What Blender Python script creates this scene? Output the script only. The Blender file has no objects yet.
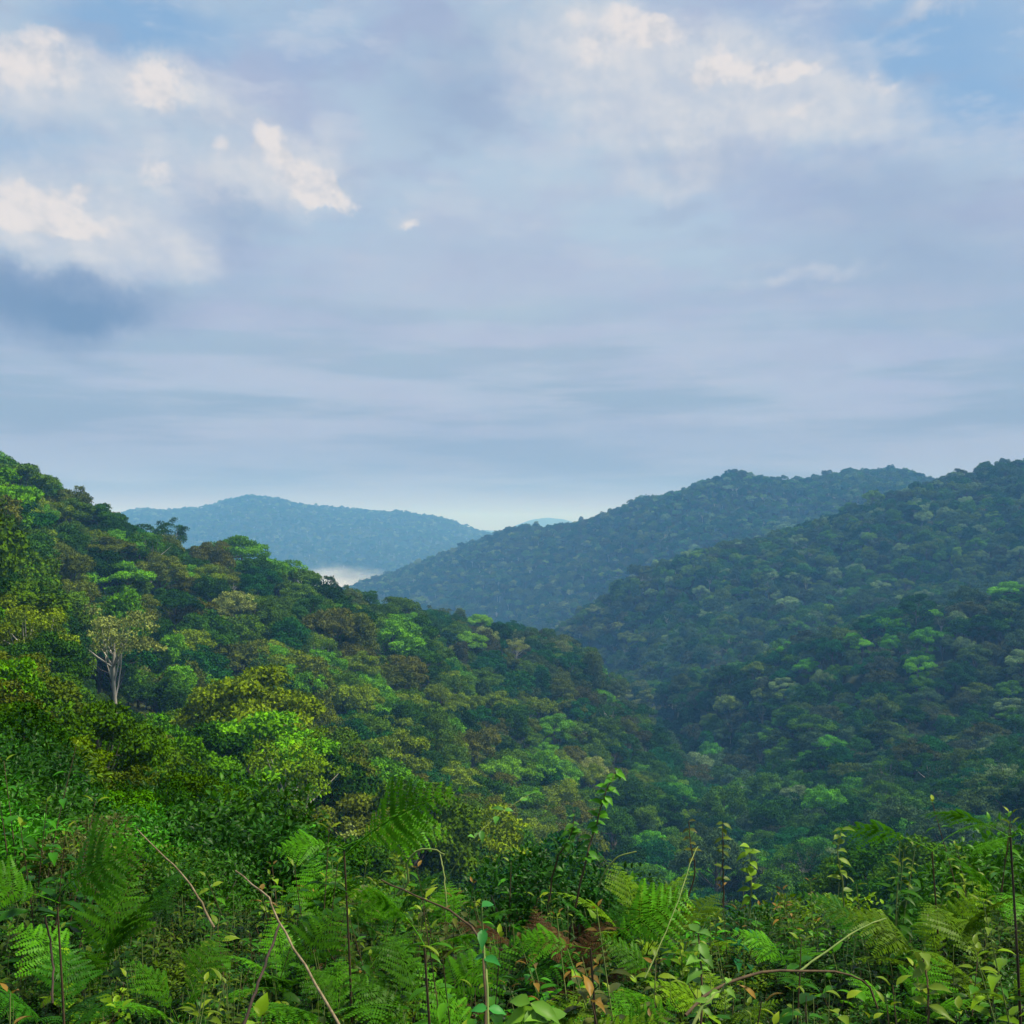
import bpy, bmesh, math, random
import numpy as np
from mathutils import Vector, Matrix, Euler

RS = np.random.RandomState
SC = bpy.context.scene
COL = SC.collection
F_PX = 1098.0          # focal length in photograph pixels
HZ = 530.0             # eye level row


def at(px, py, Y):
    """world point that the photograph shows at (px, py), Y metres ahead"""
    return np.array([(px - 512.0) / F_PX * Y, Y, (HZ - py) / F_PX * Y])


# ------------------------------------------------------------------ mesh helpers
class MB:
    """collects vertices, faces and two per-face numbers, builds ONE mesh"""

    def __init__(self):
        self.v = []; self.n = 0; self.f3 = []; self.f4 = []; self.a3 = []; self.a4 = []; self.m3 = []; self.m4 = []

    def add(self, V, tris=None, quads=None, var=0.5, mat=0):
        V = np.asarray(V, float).reshape(-1, 3)
        for F, fl, al, ml in ((tris, self.f3, self.a3, self.m3), (quads, self.f4, self.a4, self.m4)):
            if F is None or len(F) == 0:
                continue
            F = np.asarray(F, int)
            fl.append(F + self.n)
            al.append(np.broadcast_to(np.asarray(var if np.ndim(var) else [var], float), (len(F),)) if not isinstance(var, tuple) else None)
            ml.append(np.full(len(F), mat))
        self.v.append(V); self.n += len(V)

    def mesh(self, name, mats, smooth=False):
        V = np.concatenate(self.v) if self.v else np.zeros((0, 3))
        F3 = np.concatenate(self.f3) if self.f3 else np.zeros((0, 3), int)
        F4 = np.concatenate(self.f4) if self.f4 else np.zeros((0, 4), int)
        A = np.concatenate(self.a3 + self.a4) if (self.a3 or self.a4) else np.zeros(0)
        M = np.concatenate(self.m3 + self.m4) if (self.m3 or self.m4) else np.zeros(0)
        me = bpy.data.meshes.new(name)
        me.vertices.add(len(V)); me.vertices.foreach_set('co', V.astype(np.float32).ravel())
        loops = np.concatenate([F3.ravel(), F4.ravel()]).astype(np.int32)
        me.loops.add(len(loops)); me.loops.foreach_set('vertex_index', loops)
        n3, n4 = len(F3), len(F4)
        me.polygons.add(n3 + n4)
        st = np.concatenate([np.arange(n3) * 3, n3 * 3 + np.arange(n4) * 4]).astype(np.int32)
        me.polygons.foreach_set('loop_start', st)
        me.polygons.foreach_set('material_index', M.astype(np.int32))
        if smooth:
            me.polygons.foreach_set('use_smooth', np.ones(n3 + n4, bool))
        at_ = me.attributes.new('var', 'FLOAT', 'FACE'); at_.data.foreach_set('value', A.astype(np.float32))
        for m in (mats if isinstance(mats, (list, tuple)) else [mats]):
            me.materials.append(m)
        me.update(calc_edges=True)
        return me


def nrm(a):
    return a / np.maximum(np.linalg.norm(a, axis=-1, keepdims=True), 1e-9)


def frame_of(fwd, up):
    f = nrm(fwd); s = nrm(np.cross(f, up)); n = np.cross(s, f)
    return f, s, n


# leaf templates: (along, across, up)
RHOMB_V = np.array([[0, 0, 0], [.45, .5, .10], [1, 0, -.05], [.45, -.5, .10]])
RHOMB_Q = np.array([[0, 1, 2, 3]])
_st = [(.10, .20, .02), (.30, .47, .045), (.55, .45, .02), (.78, .25, -.06)]
OV_V = np.array([[0, 0, 0]] + [q for (t, w, z) in _st for q in ((t, w, z + .05), (t + .03, 0, z - .03), (t, -w, z + .05))] + [[1.05, 0, -.22]])
OV_T = np.array([[0, 2, 1], [0, 3, 2], [10, 11, 13], [11, 12, 13]])
OV_Q = np.array([q for i in (1, 4, 7) for q in ((i, i + 1, i + 4, i + 3), (i + 1, i + 2, i + 5, i + 4))])


def leaves(mb, pos, fwd, up, L, W, var, full=False, mat=0):
    n = len(pos)
    if n == 0:
        return
    f, s, u = frame_of(fwd, up)
    T = OV_V if full else RHOMB_V
    k = len(T)
    L = np.broadcast_to(L, (n,))[:, None, None]; W = np.broadcast_to(W, (n,))[:, None, None]
    V = pos[:, None, :] + f[:, None, :] * (T[None, :, 0:1] * L) + s[:, None, :] * (T[None, :, 1:2] * W) + u[:, None, :] * (T[None, :, 2:3] * L)
    off = (np.arange(n) * k)[:, None, None]
    var = np.broadcast_to(var, (n,))
    if full:
        t = (OV_T[None] + off).reshape(-1, 3); q = (OV_Q[None] + off).reshape(-1, 4)
        b = mb.n
        mb.v.append(V.reshape(-1, 3)); mb.n += n * k
        mb.f3.append(t + b); mb.a3.append(np.repeat(var, 4)); mb.m3.append(np.full(len(t), mat))
        mb.f4.append(q + b); mb.a4.append(np.repeat(var, 6)); mb.m4.append(np.full(len(q), mat))
    else:
        q = (RHOMB_Q[None] + off).reshape(-1, 4)
        mb.add(V.reshape(-1, 3), quads=q, var=var, mat=mat)


def tube(mb, pts, rad, sides=5, var=0.5, mat=0):
    pts = np.asarray(pts, float); n = len(pts)
    rad = np.broadcast_to(rad, (n,))
    t = np.gradient(pts, axis=0); t = nrm(t)
    ref = np.array([0.31, 0.17, 0.93]) if abs(t[0, 2]) < 0.8 else np.array([0.93, 0.2, 0.1])
    s = nrm(np.cross(t, ref)); u = np.cross(s, t)
    a = np.arange(sides) * 2 * math.pi / sides
    V = pts[:, None] + rad[:, None, None] * (np.cos(a)[None, :, None] * s[:, None] + np.sin(a)[None, :, None] * u[:, None])
    q = []
    for i in range(n - 1):
        for j in range(sides):
            k = (j + 1) % sides
            q.append((i * sides + j, i * sides + k, (i + 1) * sides + k, (i + 1) * sides + j))
    mb.add(V.reshape(-1, 3), quads=q, var=var, mat=mat)


def smooth_path(pts, n=14):
    pts = np.asarray(pts, float)
    P = np.vstack([2 * pts[0] - pts[1], pts, 2 * pts[-1] - pts[-2]])
    out = []
    seg = len(pts) - 1
    for t in np.linspace(0, seg - 1e-6, n):
        i = int(t); f = t - i
        p0, p1, p2, p3 = P[i:i + 4]
        out.append(.5 * ((2 * p1) + (-p0 + p2) * f + (2 * p0 - 5 * p1 + 4 * p2 - p3) * f * f + (-p0 + 3 * p1 - 3 * p2 + p3) * f ** 3))
    return np.array(out)


def link(name, me, parent=None):
    o = bpy.data.objects.new(name, me); COL.objects.link(o)
    if parent: o.parent = parent
    return o


def tag(o, label=None, cat=None, group=None, kind=None):
    if label: o['label'] = label
    if cat: o['category'] = cat
    if group: o['group'] = group
    if kind: o['kind'] = kind


def copy_tree(o, parent=None):
    c = o.copy(); COL.objects.link(c)
    if parent: c.parent = parent
    for ch in KIDS.get(o.name, ()):
        copy_tree(ch, c)
    return c


KIDS = {}


def kid(o, parent):
    KIDS.setdefault(parent.name, []).append(o)


# ------------------------------------------------------------------ materials
class NT:
    def __init__(self, tree):
        self.t = tree; self.nodes = tree.nodes; self.links = tree.links

    def new(self, typ, **kw):
        n = self.nodes.new(typ)
        for k, v in kw.items():
            if k.startswith('i_'):
                n.inputs[k[2:].replace('_', ' ')].default_value = v
            else:
                setattr(n, k, v)
        return n

    def put(self, sock, v):
        if isinstance(v, bpy.types.NodeSocket):
            self.links.new(v, sock)
        elif isinstance(v, (tuple, list)) and hasattr(sock.default_value, '__len__') and len(sock.default_value) == 4 and len(v) == 3:
            sock.default_value = (*v, 1)
        else:
            sock.default_value = v

    def m(self, op, a, b=0.0, c=0.0, clamp=False):
        n = self.nodes.new('ShaderNodeMath'); n.operation = op; n.use_clamp = clamp
        self.put(n.inputs[0], a); self.put(n.inputs[1], b)
        if op in ('MULTIPLY_ADD', 'SMOOTH_MIN', 'SMOOTH_MAX', 'WRAP'): self.put(n.inputs[2], c)
        return n.outputs[0]

    def mix(self, f, a, b, blend='MIX'):
        n = self.nodes.new('ShaderNodeMix'); n.data_type = 'RGBA'; n.blend_type = blend; n.clamp_factor = True
        self.put(n.inputs[0], f); self.put(n.inputs[6], a); self.put(n.inputs[7], b)
        return n.outputs[2]

    def noise(self, vec, scale, detail=3, rough=.55):
        n = self.nodes.new('ShaderNodeTexNoise'); n.inputs['Scale'].default_value = scale
        n.inputs['Detail'].default_value = detail; n.inputs['Roughness'].default_value = rough
        if vec is not None: self.links.new(vec, n.inputs['Vector'])
        return n

    def ss(self, v, lo, hi, a=0.0, b=1.0):
        n = self.nodes.new('ShaderNodeMapRange'); n.interpolation_type = 'SMOOTHSTEP'
        self.put(n.inputs[0], v); n.inputs[1].default_value = lo; n.inputs[2].default_value = hi
        n.inputs[3].default_value = a; n.inputs[4].default_value = b
        return n.outputs[0]


def new_mat(name):
    m = bpy.data.materials.new(name); m.use_nodes = True
    m.node_tree.nodes.clear()
    return m, NT(m.node_tree)


def foliage_mat(name, default=None, gloss=0.0, trans=.25, vary=.75, patch_scale=0.0, patch_col=None):
    m, t = new_mat(name)
    if default is None:
        a = t.new('ShaderNodeAttribute', attribute_name='tint', attribute_type='INSTANCER'); base = a.outputs['Color']
    else:
        r = t.new('ShaderNodeRGB'); r.outputs[0].default_value = (*default, 1); base = r.outputs[0]
    v = t.new('ShaderNodeAttribute', attribute_name='var', attribute_type='GEOMETRY').outputs['Fac']
    mul = t.m('MULTIPLY_ADD', v, 2 * vary, 1 - vary)
    vm = t.new('ShaderNodeVectorMath', operation='SCALE'); t.links.new(base, vm.inputs[0]); t.links.new(mul, vm.inputs['Scale'])
    col = vm.outputs[0]
    # the lighter leaves are also the yellower ones
    y = t.m('MULTIPLY', t.ss(v, .55, 1.0), .55)
    col = t.mix(y, col, t.mix(1.0, col, (1.35, 1.08, .55), 'MULTIPLY'))
    if patch_col is not None:
        g = t.new('ShaderNodeNewGeometry')
        nz = t.noise(g.outputs['Position'], patch_scale, 2)
        col = t.mix(t.ss(nz.outputs[0], .56, .68), col, patch_col)
    tr = t.new('ShaderNodeBsdfTranslucent'); t.links.new(col, tr.inputs[0])
    if gloss > 0:
        d = t.new('ShaderNodeBsdfPrincipled'); t.links.new(col, d.inputs['Base Color'])
        d.inputs['Roughness'].default_value = .42; d.inputs['Specular IOR Level'].default_value = gloss
    else:
        d = t.new('ShaderNodeBsdfDiffuse'); t.links.new(col, d.inputs[0])
    mx = t.new('ShaderNodeMixShader'); mx.inputs[0].default_value = trans
    t.links.new(d.outputs[0], mx.inputs[1]); t.links.new(tr.outputs[0], mx.inputs[2])
    o = t.new('ShaderNodeOutputMaterial'); t.links.new(mx.outputs[0], o.inputs[0])
    return m


def bark_mat(name, c1, c2, scale=3.0):
    m, t = new_mat(name)
    tc = t.new('ShaderNodeTexCoord')
    mp = t.new('ShaderNodeMapping'); mp.inputs['Scale'].default_value = (1, 1, .25); t.links.new(tc.outputs['Object'], mp.inputs[0])
    nz = t.noise(mp.outputs[0], scale, 4)
    col = t.mix(t.ss(nz.outputs[0], .38, .62), c1, c2)
    p = t.new('ShaderNodeBsdfPrincipled'); t.links.new(col, p.inputs['Base Color']); p.inputs['Roughness'].default_value = .85
    b = t.new('ShaderNodeBump'); b.inputs['Strength'].default_value = .4; t.links.new(nz.outputs[0], b.inputs['Height']); t.links.new(b.outputs[0], p.inputs['Normal'])
    o = t.new('ShaderNodeOutputMaterial'); t.links.new(p.outputs[0], o.inputs[0])
    return m


M_CROWN = foliage_mat('crown_leaves', trans=.12, vary=.7)
M_PLANT = foliage_mat('plant_leaves', gloss=.12, trans=.28, vary=.6)
M_FERN = foliage_mat('fern_leaves', gloss=.06, trans=.3, vary=.45)
M_BARK = bark_mat('grey_bark', (.05, .045, .035), (.12, .11, .09), 1.2)
M_PALE = bark_mat('pale_bark', (.32, .30, .24), (.50, .48, .41), 1.2)
M_STEM = bark_mat('brown_stem', (.045, .028, .010), (.08, .05, .018), 30)
M_GSTEM = bark_mat('green_stem', (.10, .17, .03), (.17, .22, .05), 30)
M_TWIG = bark_mat('dry_twig', (.12, .09, .04), (.24, .19, .11), 40)
M_DTWIG = bark_mat('dark_twig', (.02, .012, .008), (.05, .03, .02), 40)


def ground_mat():
    m, t = new_mat('forest_floor')
    g = t.new('ShaderNodeNewGeometry')
    n1 = t.noise(g.outputs['Position'], .03, 6, .65)
    n2 = t.noise(g.outputs['Position'], .5, 5, .6)
    n3 = t.noise(g.outputs['Position'], 7, 4, .6)
    c = t.mix(t.ss(n2.outputs[0], .4, .6), (.018, .030, .009), (.035, .055, .014))
    c = t.mix(t.ss(n1.outputs[0], .45, .62), c, (.03, .05, .02))
    c = t.mix(t.m('MULTIPLY', t.ss(n3.outputs[0], .5, .62), .6), c, (.05, .032, .015))
    p = t.new('ShaderNodeBsdfPrincipled'); t.links.new(c, p.inputs['Base Color']); p.inputs['Roughness'].default_value = .95
    p.inputs['Specular IOR Level'].default_value = .1
    b = t.new('ShaderNodeBump'); b.inputs['Strength'].default_value = .8; b.inputs['Distance'].default_value = .1
    t.links.new(n3.outputs[0], b.inputs['Height']); t.links.new(b.outputs[0], p.inputs['Normal'])
    o = t.new('ShaderNodeOutputMaterial'); t.links.new(p.outputs[0], o.inputs[0])
    return m


# ------------------------------------------------------------------ terrain
def pchip(x, y, xq):
    x = np.asarray(x, float); y = np.asarray(y, float)
    h = np.diff(x); d = np.diff(y) / h
    m = np.zeros(len(x)); m[0] = d[0]; m[-1] = d[-1]
    if len(x) > 2:
        w1 = 2 * h[1:] + h[:-1]; w2 = h[1:] + 2 * h[:-1]
        ok = d[:-1] * d[1:] > 0
        with np.errstate(divide='ignore', invalid='ignore'):
            hm = (w1 + w2) / (w1 / d[:-1] + w2 / d[1:])
        m[1:-1] = np.where(ok, hm, 0)
    xq = np.clip(xq, x[0], x[-1])
    i = np.clip(np.searchsorted(x, xq) - 1, 0, len(x) - 2)
    t = (xq - x[i]) / h[i]
    return (y[i] * (1 + 2 * t) * (1 - t) ** 2 + m[i] * h[i] * t * (1 - t) ** 2 + y[i + 1] * t * t * (3 - 2 * t) + m[i + 1] * h[i] * t * t * (t - 1))


PXC = [-250, 0, 120, 240, 360, 480, 600, 720, 850, 1000, 1250]


def row(Y, P):
    Y = [Y] * len(PXC) if np.isscalar(Y) else Y
    P = [P] * len(PXC) if np.isscalar(P) else P
    return list(zip(PXC, Y, P))


ROWS = [
    row(1.2, 1500),
    row(2.0, 1210),
    row(3.0, 1050),
    row(5.0, [900, 925, 930, 935, 935, 935, 935, 930, 925, 915, 900]),
    row(7.0, [830, 850, 862, 868, 872, 876, 876, 872, 868, 858, 840]),
    row(12, [730, 755, 795, 832, 875, 905, 915, 905, 900, 885, 850]),
    row(30, [640, 700, 765, 830, 920, 1000, 1030, 1040, 1010, 960, 900]),
    row(60, [590, 655, 730, 810, 880, 950, 1000, 1010, 940, 900, 850]),
    row(110, [530, 610, 685, 765, 820, 880, 930, 930, 845, 840, 810]),
    row([170, 170, 170, 170, 175, 195, 205, 190, 170, 170, 170], [475, 560, 640, 705, 755, 810, 870, 890, 855, 845, 790]),
    row([260, 260, 260, 260, 270, 310, 330, 280, 260, 260, 260], [430, 505, 570, 630, 680, 730, 790, 850, 830, 805, 740]),
    [(-250, 300, 405), (0, 320, 480), (60, 330, 501), (120, 340, 521), (180, 350, 540), (240, 360, 560), (300, 375, 580), (340, 385, 596), (400, 430, 610), (440, 500, 616), (500, 560, 622), (560, 570, 640), (600, 550, 664), (650, 500, 718), (720, 410, 795), (850, 340, 785), (1000, 330, 750), (1250, 330, 680)],
    row([450, 450, 460, 470, 530, 650, 640, 460, 410, 410, 410], [440, 520, 560, 600, 640, 655, 710, 768, 715, 685, 600]),
    row([550, 560, 570, 590, 640, 710, 700, 515, 470, 460, 460], [520, 600, 650, 680, 695, 700, 705, 712, 655, 632, 560]),
    [(-250, 650, 560), (0, 660, 620), (240, 700, 690), (480, 770, 702), (600, 750, 692), (660, 650, 680), (720, 570, 668), (780, 545, 648), (850, 530, 622), (930, 515, 610), (1000, 510, 594), (1250, 510, 520)],
    row([800, 800, 800, 820, 830, 850, 820, 670, 620, 620, 620], [600, 640, 665, 695, 705, 700, 692, 668, 627, 600, 530]),
    row([1000, 1000, 1000, 1000, 1000, 950, 880, 800, 780, 780, 780], [600, 640, 665, 690, 695, 690, 655, 618, 583, 553, 480]),
    [(-250, 1200, 600), (0, 1200, 640), (240, 1200, 690), (480, 1150, 668), (540, 1100, 640), (600, 1020, 600), (650, 1000, 570), (720, 1000, 548), (780, 1010, 534), (850, 1030, 508), (900, 1030, 490), (940, 1040, 478), (1000, 1040, 464), (1030, 1040, 458), (1250, 1050, 420)],
    row([1500, 1500, 1500, 1500, 1500, 1450, 1250, 1250, 1250, 1250, 1300], [600, 640, 650, 665, 665, 655, 625, 572, 545, 500, 450]),
    row([1800, 1800, 1800, 1800, 1800, 1700, 1550, 1480, 1500, 1500, 1600], [590, 625, 630, 640, 630, 604, 572, 530, 508, 495, 480]),
    [(-250, 2300, 590), (0, 2300, 620), (200, 2300, 620), (300, 2300, 604), (345, 2300, 588), (380, 2280, 576), (430, 2200, 558), (470, 2100, 542), (500, 2050, 531), (540, 1950, 526), (590, 1880, 518), (640, 1800, 499), (680, 1750, 491), (710, 1700, 479), (740, 1700, 472), (765, 1700, 475), (800, 1720, 479), (840, 1750, 472), (870, 1750, 469), (910, 1760, 471), (930, 1770, 478), (1000, 1800, 495), (1250, 1900, 480)],
    row([2700, 2700, 2700, 2700, 2700, 2600, 2500, 2400, 2400, 2400, 2400], [590, 610, 612, 612, 606, 590, 560, 530, 520, 525, 520]),
    row(3300, [575, 580, 582, 582, 580, 576, 565, 545, 535, 535, 530]),
    [(-250, 4300, 535), (0, 4300, 530), (100, 4300, 522), (140, 4300, 509), (170, 4300, 511), (200, 4300, 509), (225, 4250, 501), (250, 4200, 497), (275, 4200, 499), (300, 4250, 505), (340, 4300, 509), (370, 4300, 512), (400, 4350, 512), (430, 4400, 517), (460, 4500, 525), (490, 4600, 534), (600, 4800, 545), (1250, 4800, 540)],
    row(6000, 545),
    [(-250, 9000, 532), (360, 9000, 532), (420, 9000, 527), (440, 9000, 522), (465, 9000, 527), (500, 9000, 529), (520, 9000, 522), (545, 9000, 516), (570, 9000, 519), (600, 9000, 528), (1250, 9000, 530)],
    row(13000, 536),
]


def fbm(x, y, wl, seed, octs=4):
    r = RS(seed); out = 0; amp = 1; tot = 0
    for _ in range(octs):
        for k in range(4):
            a = r.uniform(0, 2 * math.pi); ph = r.uniform(0, 6.28); w = wl * r.uniform(.75, 1.35)
            out = out + amp * np.sin(2 * math.pi * (x * math.cos(a) + y * math.sin(a)) / w + ph + 1.3 * np.sin(2 * math.pi * (x * math.sin(a) - y * math.cos(a)) / (w * 1.7) + ph * 2))
        tot += amp * 2.0; wl *= .52; amp *= .5
    return out / tot


NPX, NY = 420, 760
PXS = np.linspace(-900, 1924, NPX)
LY = np.linspace(math.log(1.2), math.log(13000), NY)
YS = np.exp(LY)


def build_table():
    pq = np.clip(PXS, -250, 1250)
    RY = np.array([pchip([p[0] for p in r], [p[1] for p in r], pq) for r in ROWS])
    RP = np.array([pchip([p[0] for p in r], [p[2] for p in r], pq) for r in ROWS])
    P = np.zeros((NPX, NY))
    gul = np.zeros((NPX, NY))
    gw = np.zeros(len(ROWS))
    for k, w in ((9, .3), (10, .6), (12, .8), (13, 1), (15, .8), (16, 1.5), (18, 1.5), (19, 1.8), (21, 1.5), (22, 4), (24, 5), (11, .12), (14, .35), (17, .2), (20, .35), (23, .6), (25, 1)): gw[k] = w
    for i in range(NPX):
        P[i] = pchip(np.log(RY[:, i]), RP[:, i], LY)
        gul[i] = np.interp(LY, np.log(RY[:, i]), gw)
    Hc = np.interp(YS, [1, 8, 12, 30, 60, 110, 170, 600], [.75, .8, 1.2, 3.5, 8, 12, 14, 15])
    X = (PXS[:, None] - 512) / F_PX * YS[None]; Yg = np.broadcast_to(YS[None], X.shape)
    Z = (HZ - P) / F_PX * YS[None] - Hc[None]
    g = fbm(X, Yg, 260, 5, 4)
    Z = Z + gul * 11 * g - gul * 4
    Z = Z + np.clip((YS - 60) / 100, 0, 1)[None] * 1.2 * fbm(X, Yg, 45, 8, 2)
    return X, Yg, Z


TX, TY, TZ = build_table()


def ground(x, y):
    x = np.asarray(x, float); y = np.asarray(y, float)
    px = 512 + F_PX * x / y
    a = np.clip((px - PXS[0]) / (PXS[1] - PXS[0]), 0, NPX - 1.001)
    b = np.clip((np.log(y) - LY[0]) / (LY[1] - LY[0]), 0, NY - 1.001)
    i = a.astype(int); j = b.astype(int); fa = a - i; fb = b - j
    return (TZ[i, j] * (1 - fa) * (1 - fb) + TZ[i + 1, j] * fa * (1 - fb) + TZ[i, j + 1] * (1 - fa) * fb + TZ[i + 1, j + 1] * fa * fb)


def make_terrain():
    mb = MB()
    V = np.stack([TX, TY, TZ], -1)            # (NPX, NY, 3)
    xb = np.linspace(-900, 900, NPX)
    back = []
    for (yy, k, dz) in ((-120, 1.0, 14), (-25, .2, 3), (-4, .03, .2), (-.5, .0045, .0)):
        back.append(np.stack([xb * k, np.full(NPX, float(yy)), np.full(NPX, -1.95 + dz)], -1)[:, None])
    V = np.concatenate(back + [V], 1)
    ny = V.shape[1]
    idx = np.arange(NPX * ny).reshape(NPX, ny)
    q = np.stack([idx[:-1, :-1], idx[1:, :-1], idx[1:, 1:], idx[:-1, 1:]], -1).reshape(-1, 4)
    mb.add(V.reshape(-1, 3), quads=q)
    o = link('terrain', mb.mesh('terrain', ground_mat(), smooth=True))
    tag(o, 'dark forest floor of the valley and the hills', kind='structure')


make_terrain()


# ------------------------------------------------------------------ trees
def crown_clumps(kind, r):
    """centres, radii and flattening of the leaf clumps of one crown; trunk top height"""
    C = []
    if kind == 'dome':
        n, R, Hh, z0 = 34, r.uniform(4.4, 5.4), r.uniform(4.2, 5.4), r.uniform(7.5, 9)
        for i in range(n):
            u = (i + .5) / n; ph = i * 2.39996 + r.uniform(-.4, .4)
            th = math.acos(1 - 1.25 * u); k = r.uniform(.68, 1.12)
            C.append((R * k * math.sin(th) * math.cos(ph), R * k * math.sin(th) * math.sin(ph), z0 + Hh * k * math.cos(th), r.uniform(1.0, 1.9), r.uniform(.5, .8)))
        top = z0
    elif kind == 'umbrella':
        top = r.uniform(11, 13)
        for i in range(34):
            ph = i * 2.4 + r.uniform(-.5, .5); rr = 6.0 * math.sqrt(r.uniform(.02, 1))
            C.append((rr * math.cos(ph), rr * math.sin(ph), top + 2.6 - 2.6 * (rr / 6.) ** 2 + r.uniform(-.9, .7), r.uniform(1.0, 1.7), r.uniform(.38, .6)))
        for i in range(8):
            ph = r.uniform(0, 6.28); rr = r.uniform(2, 4.5)
            C.append((rr * math.cos(ph), rr * math.sin(ph), top - r.uniform(1.5, 4), r.uniform(.8, 1.3), .5))
    elif kind == 'column':
        top = 12
        for i in range(48):
            z = 3.5 + 11.5 * (i + .5) / 48; R = 2.9 * math.sin(math.pi * min(1, max(.1, (z - 2) / 14.2))) ** .6
            ph = i * 2.4 + r.uniform(-.5, .5); k = r.uniform(.5, 1.05)
            C.append((R * k * math.cos(ph), R * k * math.sin(ph), z, r.uniform(.9, 1.5), r.uniform(.7, 1)))
    elif kind == 'open':
        top = 9.5
        for i in range(30):
            ph = i * 2.4 + r.uniform(-.5, .5); lev = r.uniform(0, 1); rr = (4.9 - 2.4 * lev) * r.uniform(.45, 1.05)
            C.append((rr * math.cos(ph), rr * math.sin(ph), top + 5.8 * lev + r.uniform(-.4, .4), r.uniform(.65, 1.25), r.uniform(.35, .6)))
    elif kind == 'lobed':
        # several big billows, each its own little dome
        top = 8.5
        for k in range(r.randint(4, 7)):
            ph = k * 1.3 + r.uniform(-.3, .3); rr = r.uniform(1.6, 3.6); cz = r.uniform(8.5, 12.5); B = r.uniform(1.9, 2.9)
            cx, cy = rr * math.cos(ph), rr * math.sin(ph)
            for i in range(9):
                u = (i + .5) / 9; p2 = i * 2.4 + r.uniform(-.4, .4); th = math.acos(1 - 1.35 * u)
                C.append((cx + B * math.sin(th) * math.cos(p2), cy + B * math.sin(th) * math.sin(p2), cz + B * .85 * math.cos(th), r.uniform(.8, 1.35), r.uniform(.5, .8)))
    return np.array(C), top


def make_tree(kind, name, seed, leaf=.34, per=300, bark=None):
    r = RS(seed)
    C, top = crown_clumps(kind, r)
    mb = MB()
    cc = C[:, :3].mean(0)
    for (cx, cy, cz, R, fl) in C:
        n = int(per * (R / 1.35) ** 2)
        d = nrm(r.normal(size=(n, 3)) + np.array([0, 0, .6]) + .5 * nrm(np.array([cx, cy, cz]) - cc))
        k = np.clip(1.04 - np.abs(r.normal(0, .13, n)), .3, 1.08)
        # ragged clump outline
        lob = 1 + .22 * np.sin(d[:, 0] * 5 + cx) * np.sin(d[:, 1] * 6 + cy) + .12 * np.sin(d[:, 2] * 9 + cz)
        pos = np.array([cx, cy, cz]) + d * (R * k * lob)[:, None] * np.array([1, 1, fl])
        fw = nrm(d * .5 + r.normal(size=(n, 3)) * .8 + np.array([0, 0, -.15]))
        up = nrm(d * 1.3 + r.normal(size=(n, 3)) * .38 + np.array([0, 0, .25]))
        L = leaf * r.uniform(.6, 1.35, n)
        cv = r.uniform(.22, .62)
        leaves(mb, pos, fw, up, L, L * .7, np.clip(cv + r.uniform(-.08, .12, n), 0, 1))
    crown = mb.mesh(name + '_crown', M_CROWN)
    tb = MB()
    lean = r.uniform(-.5, .5, 2)
    tp = smooth_path([(0, 0, -1.5), (lean[0] * .3, lean[1] * .3, top * .35), (lean[0], lean[1], top * .8), (lean[0] * .8, lean[1] * .8, top + 1.2)], 8)
    tube(tb, tp, np.linspace(.34, .13, 8), 7)
    sel = r.permutation(len(C))[:(16 if kind != 'lobed' else 14)]
    for i in sel:
        c = C[i, :3]
        h = r.uniform(.5, .92)
        b = tp[int(h * 7)]
        mid = (b + c) / 2 + np.array([0, 0, -.35]) + r.uniform(-.3, .3, 3)
        tube(tb, smooth_path([b, mid, c], 5), np.linspace(.12, .035, 5), 4)
    trunk = tb.mesh(name + '_trunk', bark or M_BARK, smooth=True)
    return trunk, crown


KN = [('dome', 'broadleaf_tree'), ('lobed', 'broadleaf_tree'), ('umbrella', 'broadleaf_tree'), ('dome', 'broadleaf_tree'), ('column', 'broadleaf_tree'),
      ('open', 'broadleaf_tree'), ('lobed', 'broadleaf_tree'), ('umbrella', 'broadleaf_tree')]
SHAPE_WORD = {'dome': 'round-crowned', 'lobed': 'billowing', 'umbrella': 'flat-topped', 'column': 'narrow leafy', 'open': 'open-crowned'}
PROTO = []
for k, (kd, nm) in enumerate(KN):
    PROTO.append((kd, *make_tree(kd, nm, 40 + k, leaf=.36 if kd != 'open' else .26, per=290, bark=M_PALE if kd == 'open' else M_BARK)))

TINTS = {
    'dark green': (.014, .052, .006), 'deep green': (.028, .088, .005), 'mid green': (.062, .135, .005), 'bright green': (.085, .24, .005),
    'lime green': (.13, .31, .006), 'yellow-green': (.135, .215, .006), 'olive': (.088, .125, .012), 'brownish olive': (.088, .104, .014),
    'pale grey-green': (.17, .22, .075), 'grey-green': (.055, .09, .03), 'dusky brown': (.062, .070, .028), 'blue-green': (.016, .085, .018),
}
TN = list(TINTS)


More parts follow.
